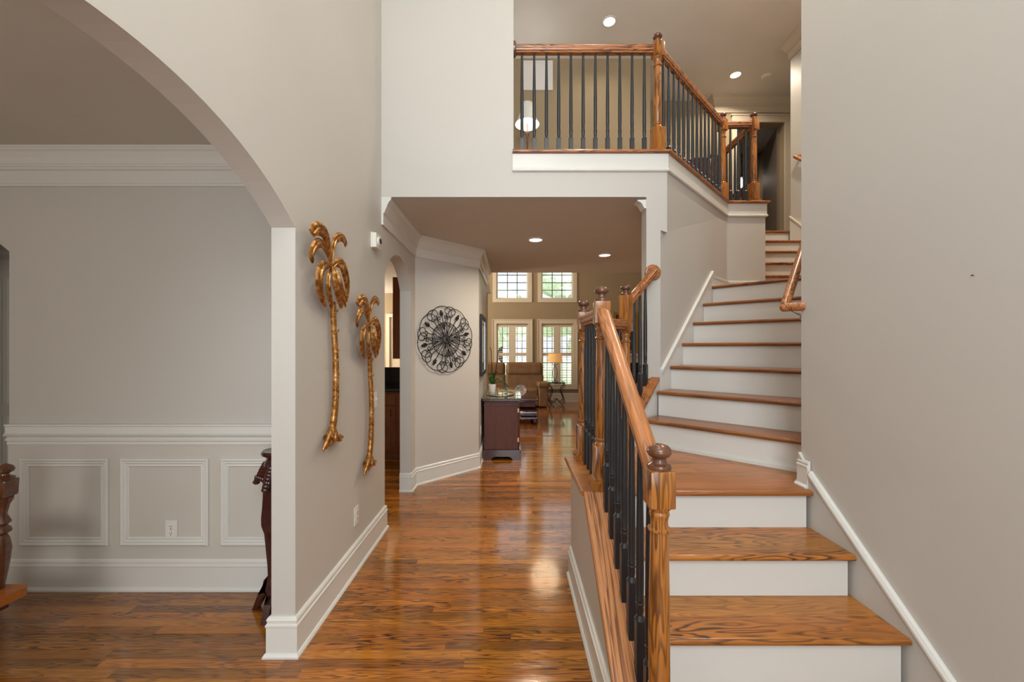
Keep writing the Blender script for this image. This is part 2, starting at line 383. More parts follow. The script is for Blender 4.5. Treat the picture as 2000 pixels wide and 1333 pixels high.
# entrance wall behind the camera: door opening and transom, dining window
def wall_holes(name, x0, x1, z0, z1, y0, y1, holes, mat):
    """wall in the XZ plane with rectangular holes, built of boxes"""
    xs = sorted({x0, x1}|{h[0] for h in holes}|{h[1] for h in holes}); mb = MB()
    for a, b_ in zip(xs, xs[1:]):
        cut = sorted([(h[2], h[3]) for h in holes if h[0] <= a+1e-6 and h[1] >= b_-1e-6]); z = z0
        for c0, c1 in cut:
            if c0 > z: mb.box(a, b_, y0, y1, z, c0)
            z = c1
        if z < z1: mb.box(a, b_, y0, y1, z, z1)
    bmesh.ops.remove_doubles(mb.bm, verts=mb.bm.verts[:], dist=1e-5)
    return struct(mb.build(name, mat))
wall_holes('wall_front', -4.6, 1.6, 0, ZT, -1.84, -1.72, [(-.55, 1.05, 0, 2.2), (-.75, 1.25, 2.75, 4.75), (-3.4, -1.8, .8, 2.3)], M['wall'])
# far wall of the great room with four window openings
WX = [(0.0075, 1), (1.224, 2)]
holes = []
for cx, k in WX:
    holes += [(cx-.43, cx+.43, .42, 2.07), (cx-.43, cx+.43, 2.78, 4.3)]
wall_holes('wall_far', -5.0, 5.5, 0, ZT, YF, YF+.15, holes, M['tanwall'])
struct(MB().prism([(6.28, 0), (7.3, 0), (7.3, .9), (10.1, .9), (10.1, 0), (YF, 0), (YF, ZT), (6.28, ZT)], -4.15, -4.05, 'x').build('wall_great_room_left', M['tanwall']))
struct(MB().box(5.0, 5.1, 5.3, YF, 0, ZT).build('wall_great_room_right', M['tanwall']))
# loft and upstairs corridor
struct(MB().box(-1.13, 1.89, 5.51, 5.62, ZU, ZT).box(1.78, 1.89, 5.62, 6.45, ZU, ZT).build('wall_loft', M['tanwall']))
struct(MB().box(1.78, 3.205, 6.45, 6.55, ZU, ZT).build('wall_loft_back', M['tanwall']))
struct(MB().prism([(3.205, ZU), (3.56, ZU), (3.56, 5.0), (4.29, 5.0), (4.29, ZU), (5.0, ZU), (5.0, ZT), (3.205, ZT)], 6.36, 6.48, 'y').build('wall_upstairs', M['tanwall']))
struct(MB().box(3.1, 5.3, 8.2, 8.3, ZU, ZT).box(3.1, 3.2, 6.55, 8.2, ZU, ZT).box(5.2, 5.3, 6.48, 8.2, ZU, ZT).build('wall_bedroom', M['greyD']))
# kitchen beyond the small arch
struct(MB().box(-5.0, -.52, 8.6, 8.7, 0, ZC).box(-5.0, -4.9, 4.4, 8.6, 0, ZC).build('wall_kitchen', M['tanwall']))
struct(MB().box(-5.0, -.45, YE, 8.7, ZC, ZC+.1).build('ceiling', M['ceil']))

# ------------------------------------------------------------------ trim profiles
BB = [(0, 0), (.028, 0), (.028, .009), (.020, .020), (.016, .022), (.016, .138), (.019, .142), (.019, .150), (.013, .156), (.013, .166), (.016, .170), (.012, .180), (.006, .186), (0, .186)]
def crown(zc, k=1.0, kp=1.0):
    pr = [(0, -.215), (.013, -.215), (.016, -.205), (.012, -.196), (.012, -.19), (.014, -.187), (.014, -.125), (.026, -.120), (.026, -.108), (.031, -.104), (.031, -.096), (.036, -.090), (.046, -.060), (.062, -.032), (.072, -.024), (.072, -.014), (.076, -.012), (.076, 0), (0, 0)]
    return [(d*kp, zc+z*k) for d, z in pr]
struct(MB().sweep([(-3.003, 2.52), (-3.003, 2.41), (XLi, 2.41), (XLi, AY1), (XL, AY1), (XL, KY0), (XLi, KY0)], BB).build('baseboard_left', M['trim']))
struct(MB().sweep([(XLi, KY1), (XL, KY1), (XL, 4.235), (-.40, 4.851), (-.40, YE), (-.52, YE)], BB).build('baseboard_hall', M['trim']))
struct(MB().sweep([(XL, -1.72), (XL, AY0), (XLi, AY0)], BB).build('baseboard_entry', M['trim']))
struct(MB().sweep([(-4.05, YF), (5.0, YF)], [(d, z*1.25) for d, z in BB]).build('baseboard_far', M['cas']))
struct(MB().sweep([(XL, YH), (XL, 4.235), (-.40, 4.851), (-.40, YE)], crown(ZC)).build('trim_2', M['trim']))
struct(MB().sweep([(-4.6, 2.41), (XLi, 2.41), (XLi, -1.72)], crown(ZC)).build('trim_3', M['trim']))
struct(MB().sweep([(3.59, 4.2), (3.59, 5.2), (4.9, 5.2)], crown(ZT, 1.1, 1.4), side=-1).build('trim_4', M['cas']))
struct(MB().sweep([(3.205, 6.44), (3.205, 6.36), (5.0, 6.36)], crown(ZT, 1.15, 1.2)).build('trim_5', M['cas']))
cr = [(1.047, 2.600), (1.047, 2.530), (1.030, 2.534), (1.018, 2.556), (1.008, 2.574), (.992, 2.584), (.978, 2.588), (.978, 2.598)]
struct(MB().prism(cr, YH, YHb-.02, 'y').build('trim_6', M['trim']))
# chair rail and picture-frame panels of the dining wainscot
CR = [(0, .862), (.010, .862), (.014, .872), (.010, .882), (.012, .888), (.022, .892), (.022, .900), (.014, .906), (.014, .912), (.030, .922), (.034, .930), (.026, .934), (.022, .940), (.020, .975), (.026, .980), (.026, .990), (0, .990)]
struct(MB().sweep([(-3.003, 2.41), (XLi, 2.41)], CR).build('trim_7', M['trim']))
struct(MB().box(-3.003, XLi, 2.404, 2.41, .186, .862).build('trim_8', M['wains']))
def panel(n, x0, x1, z0, z1, y):
    pr = [(0, 0), (.0, .012), (.010, .018), (.018, .012), (.026, .014), (.034, .007), (.044, .010), (.050, .004), (.050, 0)]
    mb = MB(); cs = [(x0, z0, 1, 1), (x1, z0, -1, 1), (x1, z1, -1, -1), (x0, z1, 1, -1), (x0, z0, 1, 1)]
    mb.grid([[(x+sx*w, y-h, z+sz*w) for w, h in pr] for x, z, sx, sz in cs], cap=False)
    struct(mb.build('trim_%d' % n, M['trim']))
panel(9, -2.924, -2.397, .267, .785, 2.4045); panel(10, -2.327, -1.803, .267, .785, 2.4045); panel(11, -1.733, -1.20, .267, .785, 2.4045)

# ------------------------------------------------------------------ staircase
STAIR = thing('staircase', 'oak tread staircase with white risers winding up to the right', 'staircase', (0, 0, 0))
TH, OV = .027, .028
def nosed(mb, pts, z, front):
    """tread slab: polygon pts, rounded nosing along edge front (index i -> i+1)"""
    mb.prism(pts, z-TH, z-.0005)
    a, b_ = Vector(pts[front]), Vector(pts[(front+1) % len(pts)])
    mb.tube([(a.x, a.y, z-TH/2), (b_.x, b_.y, z-TH/2)], TH/2, n=14)
Z1 = [.187, .373, .559, .746]; Y1 = [1.228, 1.474, 1.712, 1.957]
XT0, XT1 = .49, XR-.002
for i in range(3):
    mb = MB(); y0, y1 = Y1[i], Y1[i+1]+OV+.004
    nosed(mb, [(XT0, y0+TH/2), (XT1-.016, y0+TH/2), (XT1-.016, y1), (XT0, y1)], Z1[i], 0); mb.build('tread', M['tread'], STAIR, smooth=True)
for i in range(4):
    MB().box(XT0, XT1-.03, Y1[i]+OV, Y1[i]+OV+.018, (Z1[i-1] if i else 0), Z1[i]-TH).build('riser', M['trim'], STAIR)
# landing with its board lines
Cn = (XR-.016, 2.058)
def ncut(Nn, d): return ((Nn*math.sqrt(2)+d)/2, (Nn*math.sqrt(2)-d)/2)     # point with (x+y)/sqrt2 = N, x-y = d
l1 = ncut(2.745, -1.99); l2 = ncut(2.745, -.62)
land = [(.347, 1.957+TH/2), (XT1-.016, 1.957+TH/2), Cn, l2, l1, (.347, 2.575)]
land = [(.347, 1.957+TH/2), (XT1-.016, 1.957+TH/2), (XT1-.016, 2.05), l2, ncut(2.745, -1.99), (1.04, 3.14), (.99, 3.22), (.347, 2.577)]
mb = MB(); nosed(mb, land, .746, 0)
mb.tube([(.347, 1.957+TH/2, .746-TH/2), (.347, 2.577, .746-TH/2), (.99, 3.22, .746-TH/2)], TH/2, n=12)
mb.build('landing', wood('oak_landing', (.50, .185, .045), (.32, .098, .02), OD, plank=(.083, 1.6), along=1.6, across=24, rings=3.2, rough=.3, cath=.6, var=.35, bump=.04, coat=.1), STAIR, smooth=True)
# second flight at 45 degrees
NN = [2.712+.23*i for i in range(7)]; ZZ = [.746+.1849*(i+1) for i in range(7)]
DLo, DRo = -1.963, -.61
for i in range(6):
    mb = MB(); a, b_ = ncut(NN[i]+TH/2, DLo), ncut(NN[i]+TH/2, DRo); c, d = ncut(NN[i+1]+OV+.006, DRo), ncut(NN[i+1]+OV+.006, DLo)
    nosed(mb, [a, b_, c, d], ZZ[i], 0); mb.build('tread', M['treadD'], STAIR, smooth=True)
ZL2 = ZZ[6]
a, b_ = ncut(NN[6]+TH/2, DLo), ncut(NN[6]+TH/2, DRo)
mb = MB(); nosed(mb, [a, b_, (3.57, 4.16), (3.57, 4.40), (2.655, 4.40), (2.655, 4.215), (2.245, 4.215)], ZL2, 0)
mb.build('landing', M['treadD'], STAIR, smooth=True)
for i in range(7):
    p = [ncut(NN[i]+OV, DLo), ncut(NN[i]+OV, DRo), ncut(NN[i]+OV+.018, DRo), ncut(NN[i]+OV+.018, DLo)]
    MB().prism(p, (ZZ[i-1] if i else .746), ZZ[i]-TH).build('riser', M['trim'], STAIR)
# shoe moulding at the foot of the first angled riser
p = [ncut(NN[0]+OV, DLo-.02), ncut(NN[0]+OV, DRo), ncut(NN[0]+OV-.014, DRo), ncut(NN[0]+OV-.014, DLo-.02)]
MB().prism(p, .746, .764).build('shoe_moulding', M['trim'], STAIR)
# third flight
Y3 = [4.30+.2275*i for i in range(5)]; Z3 = [ZL2+.185*(i+1) for i in range(5)]
for i in range(5):
    MB().box(2.652, 3.588, Y3[i]+OV, Y3[i]+OV+.018, (Z3[i-1] if i else ZL2), Z3[i]-TH).build('riser', M['trim'], STAIR)
    y1 = Y3[i+1]+OV+.004 if i < 4 else 5.32
    mb = MB(); nosed(mb, [(2.652, Y3[i]+TH/2), (3.588, Y3[i]+TH/2), (3.588, y1), (2.652, y1)], Z3[i], 0); mb.build('tread', M['tread'], STAIR, smooth=True)
# skirt board with its white moulding on the right wall
def sk(y): return .746+.052+(y-1.957)*.785
ys0, ys1 = 1.0, 1.985
MB().prism([(ys0, 0), (ys0, sk(ys0)), (ys1, sk(ys1)), (2.064, sk(ys1)+.09), (2.064, .70), (2.064, 0)], XR-.016, XR-.0005, 'x').build('skirt_board', M['wall'], STAIR)
MB().rail([(XR-.012, ys0, sk(ys0)-.012), (XR-.012, ys1, sk(ys1)-.012)], [(-.012, 0), (.012, 0), (.012, .026), (.004, .028), (-.004, .026), (-.012, .012)]).build('skirt_moulding', M['trim'], STAIR)
# little baseboard block at the corner of the right wall on the landing
def bbz(zb, k=1): return [(d, zb+z*k) for d, z in BB]
struct(MB().sweep([(XR-.004, 1.995), (XR-.004, 2.062), ncut(2.735, -.588)], bbz(.746, .72), side=-1).build('baseboard_landing', M['trim']))
# skirt on the angled wall
def skz(Nn): return .931+(Nn-2.712)*.84+.058
n0, n1 = 3.03, 4.115
def onw(Nn, off=0): return ncut(Nn, -1.985+.015*(Nn-3.04)/1.53+off)
for o_, nm, mt, za, zb in ((.020, 'skirt_board', 'trim', -.30, 0),):
    a0, a1 = onw(n0), onw(n1); b0, b1 = onw(n0, o_), onw(n1, o_); mb = MB()
    mb.grid([[(a0[0], a0[1], skz(n0)+za), (b0[0], b0[1], skz(n0)+za), (b0[0], b0[1], skz(n0)+zb), (a0[0], a0[1], skz(n0)+zb)],
             [(a1[0], a1[1], skz(n1)+za), (b1[0], b1[1], skz(n1)+za), (b1[0], b1[1], skz(n1)+zb), (a1[0], a1[1], skz(n1)+zb)]])
    mb.build(nm, M[mt], STAIR)
a0, a1 = onw(n0, .014), onw(n1, .014)
MB().rail([(a0[0], a0[1], skz(n0)-.004), (a1[0], a1[1], skz(n1)-.004), (a1[0], a1[1], skz(n1)-.0041)][:2], [(-.012, 0), (.016, 0), (.016, .022), (0, .026), (-.012, .022)]).build('skirt_moulding', M['trim'], STAIR)
struct(MB().sweep([onw(4.118, .004), (2.252, 4.216), (2.648, 4.216)], bbz(ZL2, .56)).build('baseboard_upper', M['trim']))
a0 = Vector((3.578, 4.19, ZL2+.22)); a1 = Vector((3.578, 5.2, ZU+.16))
MB().rail([a0, a1], [(-.01, 0), (.012, 0), (.012, .024), (-.01, .024)]).build('skirt_moulding', M['cas'], STAIR)
MB().prism([(4.17, 1.9), (4.17, ZL2+.2), (5.19, ZU+.14), (5.19, 2.7)], 3.574, 3.5895, 'x').build('skirt_board', M['trim'], STAIR)

# ------------------------------------------------------------------ stringer wall beside the first flight, landing face
cz = lambda y: .746-.027+(y-1.957)*.82     # underside line of the sloped cap
YS = 1.10
struct(MB().prism([(YS, 0), (2.56, 0), (2.56, .718), (1.957, .718), (YS, cz(YS))], .375, .489, 'x').build('wall_stringer', M['wall']))
struct(MB().prism([(.375, 2.56), (.375+.62, 2.56+.62), (1.08, 3.26), (1.16, 3.20), (.49, 2.53)], 0, .718).build('wall_landing', M['wall']))
struct(MB().sweep([(.375, YS), (.375, 2.56), (1.0, 3.185)], BB, side=-1).build('baseboard_stair', M['trim']))
MB().rail([(.4175, YS, cz(YS)+.002), (.4175, 1.957, .7215)], [(-.0705, 0), (.0735, 0), (.0735, .024), (-.0665, .024), (-.0705, .018)]).build('stringer_cap', M['capY'], STAIR)
MB().rail([(.368, YS, cz(YS)-.024), (.368, 1.957, .694), (.368, 2.563, .694)], [(-.008, 0), (.008, 0), (.008, .022), (-.002, .022)]).build('cove_moulding', M['wall'], STAIR)
# sloped curb between the fourth newel and the column
dC = -2.072
def capz(Nn): return .931+(Nn-2.712)*.80+.065
c0, c1 = 2.60, 2.99
def cap_box(d0, d1, zt, zb, name, mat):
    mb = MB(); rows = []
    for Nn in (c0, c1):
        A, B = ncut(Nn, d0), ncut(Nn, d1)
        rows.append([(A[0], A[1], (.70 if zb is None else capz(Nn)+zb)), (B[0], B[1], (.70 if zb is None else capz(Nn)+zb)), (B[0], B[1], capz(Nn)+zt), (A[0], A[1], capz(Nn)+zt)])
    mb.grid(rows); return mb.build(name, mat, STAIR)
cap_box(-2.165, -1.985, -.026, None, 'curb_wall', M['trim'])
cap_box(-2.185, -1.962, 0, -.0255, 'curb_cap', M['railD'])

# ------------------------------------------------------------------ newels, balusters, handrails
def newel_parts(parent, x, y, z0, ztop, hb, hbase, rz=0, plinth=True, w=.0755, zring=None):
    """square block at the top (hb high), turned shaft, square base"""
    e = MB(); h = ztop-z0; half = w/2
    e.rbox((0, 0, h-hb/2), (w, w, hb), bev=.007, seg=2)
    wb = w*1.10; e.rbox((0, 0, hbase/2), (wb, wb, hbase), bev=.007, seg=2)
    zb, zt = hbase, h-hb; L_ = zt-zb
    pr = [(half*.98, zb-.01), (half*.93, zb+.004), (half*.80, zb+.014), (.028, zb+.018), (.034, zb+.024), (.034, zb+.030), (.0275, zb+.036), (.0315, zb+.045), (.0315, zb+.35*L_), (.0275, zt-.085),
          (.0265, zt-.078), (.033, zt-.074), (.034, zt-.067), (.0265, zt-.062), (.0255, zt-.045), (.028, zt-.030), (.030, zt-.026), (.030, zt-.020), (.027, zt-.014), (.034, zt-.006), (half*.95, zt+.008)]
    e.lathe(pr, n=24)
    o = e.build('newel_post', M['newel'], parent, smooth=True, loc=(x, y, z0)); o.rotation_euler = (0, 0, rz)
    MB().lathe([(.0, h-.004), (.034, h-.002), (.036, h+.006), (.034, h+.013), (.024, h+.018), (.020, h+.028), (.021, h+.034), (.032, h+.040), (.037, h+.050), (.035, h+.060), (.026, h+.070), (.010, h+.075), (.0, h+.0755)], n=24).build('finial', M['finial'], o, smooth=True)
    if plinth:
        q = .055
        MB().rbox((0, 0, .018), (2*q, 2*q, .036)).rbox((0, 0, .041), (2*q-.010, 2*q-.010, .010)).rbox((0, 0, .050), (2*q-.022, 2*q-.022, .010), bev=.002).build('plinth', M['newel'], o)
    return o
bal_cache = {}
def baluster(parent, x, y, z0, z1, foot=.19, rz=0, w=.031):
    key = (round(z1-z0, 3), foot, w)
    if key in bal_cache:
        o = bal_cache[key].copy(); COL.objects.link(o); o.parent = parent; o.location = (x, y, z0); o.rotation_euler = (0, 0, rz); return o
    h = z1-z0; e = MB(); e.box(-w/2, w/2, -w/2, w/2, -.02, foot, bev=.0012, seg=1)
    pr = [(w*.62, foot-.004), (w*.5, foot+.004), (w*.34, foot+.012), (w*.40, foot+.020), (w*.44, foot+.032), (w*.40, foot+.044), (w*.48, foot+.048), (w*.48, foot+.053), (w*.38, foot+.056), (w*.46, foot+.062), (w*.46, foot+.066), (w*.42, foot+.070), (w*.46, foot+.12), (w*.44, foot+.30), (w*.27, h)]
    e.lathe(pr, n=12)
    o = e.build('baluster', M['black'], parent, smooth=True, loc=(x, y, z0)); o.rotation_euler = (0, 0, rz); bal_cache[key] = o; return o
HR = [(-.019, 0), (.019, 0), (.019, .012), (.0265, .017), (.0295, .027), (.0265, .034), (.0305, .041), (.0305, .053), (.024, .0625), (.010, .067), (-.010, .067), (-.024, .0625), (-.0305, .053), (-.0305, .041), (-.0265, .034), (-.0295, .027), (-.0265, .017), (-.019, .012)]

RL1 = thing('stair_railing', 'oak handrail with black balusters beside the lower steps and landing', 'railing')
nx = .446
newel_parts(RL1, nx, 1.223, 0.187, 1.076, .112, .20, plinth=True)
newel_parts(RL1, nx, 2.008, .746, 1.674, .113, .215)
newel_parts(RL1, nx+.003, 2.532, .746, 1.668, .113, .215)
NW4 = (.818, 2.897)
newel_parts(RL1, NW4[0], NW4[1], .746, 1.822, .262, .40, rz=PI/4)
zr0, zr1 = 1.012, 1.574
MB().rail([(nx, 1.258, zr0), (nx, 1.972, zr1)], HR).build('handrail', M['railY'], RL1, smooth=True)
MB().rail([(nx, 2.044, 1.577), (nx, 2.496, 1.577)], HR).build('handrail', M['railL'], RL1, smooth=True)
MB().rail([(nx+.03, 2.559, 1.577), (NW4[0]-.027, NW4[1]-.027, 1.577)], HR).build('handrail', M['railD'], RL1, smooth=True)
rs = (1.096, YH-.022)
MB().rail([(NW4[0]+.024, NW4[1]+.024, 1.735), (rs[0], rs[1], 1.995)], HR).build('handrail', M['railD'], RL1, smooth=True)
def rosette(parent, c, axis, r=.062, mat=None):
    mb = MB().lathe([(0, 0), (r, 0), (r, .010), (r*.93, .016), (r*.8, .018), (r*.78, .022), (0, .022)], n=28)
    R = Matrix.Rotation(PI/2, 4, 'X') if axis == 'y' else Matrix.Rotation(PI/2, 4, 'Y')
    mb.xf(Matrix.Translation(c) @ R); return mb.build('rosette', mat or M['railX'], parent, smooth=True)
rosette(RL1, (1.094, YH, 2.03), 'y')
def capt(y): return .746+(y-1.957)*.82
for y in (1.31, 1.407, 1.503, 1.60, 1.697, 1.793, 1.889):
    baluster(RL1, nx, y, capt(y), zr0+(y-1.258)/(1.972-1.258)*(zr1-zr0)+.004, foot=.205)
for y in (2.13, 2.226, 2.322, 2.418):
    baluster(RL1, nx, y, .746, 1.578, foot=.20)
for s_ in (.085, .16, .235, .305):
    baluster(RL1, nx+s_+.003, 2.532+s_, .746, 1.578, foot=.20, rz=PI/4)
for s_ in (.082, .148, .208):
    x, y = NW4[0]+s_, NW4[1]+s_; Nn = (x+y)/math.sqrt(2); baluster(RL1, x, y, capz(Nn)-.012, 1.735+(s_-.024)/.254*.26+.006, foot=.165, rz=PI/4)

# gallery railing upstairs on its oak ledge
LEDGE = [(.004, YH), P0, P1, P2, (2.650, 5.25)]
struct(MB().sweep(LEDGE, [(0, 2.815), (.012, 2.815), (.019, 2.822), (.019, 2.834), (.011, 2.842), (.011, ZU-.012), (0, ZU-.012)]).build('trim_12', M['trim']))
struct(MB().sweep(LEDGE, [(-.118, ZU-.0115), (.022, ZU-.0115), (.034, ZU-.006), (.036, ZU+.003), (.032, ZU+.012), (-.118, ZU+.012)]).build('trim_13', M['railX']))
ZG = ZU+.012
GR = thing('gallery_railing', 'upstairs oak and black baluster railing above the hall opening', 'railing')
G7, G5, G6, G8 = (1.157, 3.207), (2.240, 4.290), (2.567, 4.285), (2.575, 5.20)
newel_parts(GR, G7[0], G7[1], ZG, 3.868, .115, .215, rz=math.radians(20), plinth=False, w=.078)
newel_parts(GR, G5[0], G5[1], ZG, 3.868, .115, .215, rz=math.radians(20), plinth=False, w=.078)
newel_parts(GR, G6[0], G6[1], ZG, 3.868, .115, .215, rz=math.radians(25), plinth=True, w=.078)
newel_parts(GR, G8[0], G8[1], ZG, 3.868, .115, .215, plinth=False, w=.078)
zg = 3.782
MB().rail([(.030, G7[1], zg), (G7[0]-.036, G7[1], zg)], HR).build('handrail', M['railX'], GR, smooth=True)
MB().rail([(G7[0]+.027, G7[1]+.027, zg), (G5[0]-.027, G5[1]-.027, zg)], HR).build('handrail', M['railD'], GR, smooth=True)
MB().rail([(G5[0]+.036, G5[1], zg), (G6[0]-.036, G6[1], zg)], HR).build('handrail', M['railX'], GR, smooth=True)
MB().rail([(G6[0], G6[1]+.036, zg), (G8[0], G8[1]-.036, zg)], HR).build('handrail', M['railL'], GR, smooth=True)
mb = MB().lathe([(0, 0), (.058, 0), (.058, .012), (.05, .02), (0, .02)], n=24); mb.xf(Matrix.Translation((.012, G7[1], zg+.035)) @ Matrix.Rotation(PI/2, 4, 'Y')); mb.build('rosette', M['finial'], GR, smooth=True)
for i in range(11): baluster(GR, .0795+.0972*i, G7[1], ZG, zg+.004, foot=.135)
for i in range(14):
    t = (i+1)/15; baluster(GR, G7[0]+(G5[0]-G7[0])*t, G7[1]+(G5[1]-G7[1])*t, ZG, zg+.004, foot=.135, rz=PI/4)
for i in range(3):
    t = (i+1)/4; baluster(GR, G5[0]+(G6[0]-G5[0])*t, G5[1], ZG, zg+.004, foot=.135)
for i in range(9):
    t = (i+1)/10; baluster(GR, G6[0]+(G8[0]-G6[0])*t, G6[1]+(G8[1]-G6[1])*t, ZG, zg+.004, foot=.135)

# wall handrails
def round_rail(name, label, pts, brackets, mat):
    t = thing(name, label, 'handrail'); mb = MB()
    P = [Vector(p) for p in pts]
    for a_, b2 in zip(P, P[1:]):
        mb.tube([a_, b2], .023, n=14, nref=(0, 0, 1) if abs((b2-a_).normalized().z) < .95 else (1, 0, 0), flat=1.0)
    for p in P[1:-1]: mb.ell(p, (.0232, .0232, .0232))
    mb.build('rail', mat, t, smooth=True)
    for c, w_ in brackets:
        c = Vector(c); w_ = Vector(w_)
        MB().tube([c, c+Vector((0, 0, -.045)), c+Vector((0, 0, -.055))+(w_-c)*.3, w_+Vector((0, 0, -.055))], .006, n=8).ell(w_+Vector((0, 0, -.055)), (.02, .02, .02)).build('bracket', M['chrome'], t, smooth=True)
    return t
s_ = 2.0
round_rail('wall_handrail', 'round oak handrail with elbow end beside the middle steps', [(1.49, 2.045, 1.655), (1.425, 2.11, 1.655), (1.425+s_, 2.11+s_, 1.655+s_*1.414*.8)],
           [((1.475, 2.16, 1.655+.05*1.13), (1.525, 2.11, 1.66)), ((2.6, 3.285, 2.985), (2.65, 3.235, 2.985))], M['railD'])
round_rail('wall_handrail', 'short oak handrail on the tan wall at the top flight', [(3.588, 5.02, 3.83), (3.525, 5.02, 3.83), (3.525, 4.25, 3.83-.77*.8)],
           [((3.525, 4.9, 3.73), (3.585, 4.9, 3.73))], M['railX'])

# ------------------------------------------------------------------ recessed lights, detector
def downlight(x, y, z, r, label, group, power=6):
    t = thing('recessed_light', label, 'light', (x, y, z), 0, group)
    MB().lathe([(r*.86, -.001), (r*.86, -.008), (r*.94, -.012), (r*1.12, -.006), (r*1.14, 0), (r*.86, 0)][::1], n=32).build('trim_ring', M['white'], t, smooth=True)
    MB().lathe([(0, -.0045), (r*.9, -.0045), (r*.9, -.001), (0, -.001)], n=32).build('lens', M['canlens'], t)
    area('downlight_beam', (x, y, z-.02), (r*1.6,), power, (1, .86, .68), (0, 0, 0), disk=True, spread=math.radians(150))
downlight(.255, 4.365, ZC, .078, 'recessed light in the hall ceiling nearest the camera', 'hall ceiling lights', 17)
downlight(1.167, 5.08, ZC, .078, 'recessed light in the hall ceiling beside the column', 'hall ceiling lights', 17)
downlight(1.177, 4.88, ZT, .078, 'recessed light high over the gallery railing, left one', 'upstairs ceiling lights', 6)
downlight(3.23, 5.83, ZT, .078, 'recessed light over the top of the stairs, right one', 'upstairs ceiling lights', 22)
downlight(2.75, 3.55, ZT, .078, 'unseen recessed light added to brighten the winding landing', 'upstairs ceiling lights', 44)  # added out of view to light the stair wall and landing
downlight(.9, 2.35, ZT, .078, 'unseen recessed light added to brighten the lower steps', 'upstairs ceiling lights', 10)  # added out of view to light the lower steps and risers
t = thing('smoke_detector', 'round white smoke detector on the upstairs ceiling', 'smoke detector', (3.69, 5.85, ZT))
MB().lathe([(0, -.038), (.045, -.036), (.055, -.026), (.066, -.014), (.066, 0), (0, 0)], n=28).build('cover', M['ivory'], t, smooth=True)

# ------------------------------------------------------------------ unseen hanging lamp above the camera, added to brighten the hall
t = thing('added_chandelier', 'unseen bronze hanging lamp added to brighten the entrance hall', 'added_chandelier', (0.2, .9, 4.35))
MB().tube([(0, 0, 0), (0, 0, 1.05)], .008).lathe([(0, 1.0), (.07, 1.02), (.07, 1.05), (0, 1.05)]).lathe([(0, -.12), (.03, -.1), (.04, 0), (.02, .1), (0, .12)]).build('stem', M['bronze'], t, smooth=True)
for k in range(5):
    a = 2*PI*k/5; c, s2 = math.cos(a), math.sin(a)
    am = MB().tube([(.02*c, .02*s2, 0), (.12*c, .12*s2, -.08), (.24*c, .24*s2, -.06), (.28*c, .28*s2, .02)], .007).lathe([(0, .02), (.03, .03), (.035, .04)], c=(.28*c, .28*s2, 0)).build('arm', M['bronze'], t, smooth=True)
    MB().ell((.28*c, .28*s2, .085), (.022, .022, .04)).build('bulb', M['bulb'], am, smooth=True)  # bulb of the added hanging lamp
d = bpy.data.lights.new('added_hall_glow', 'POINT'); d.energy = 34; d.color = (1, .96, .90); d.shadow_soft_size = .3
o = bpy.data.objects.new('added_hall_glow', d); o.location = (.2, .9, 4.15); COL.objects.link(o)

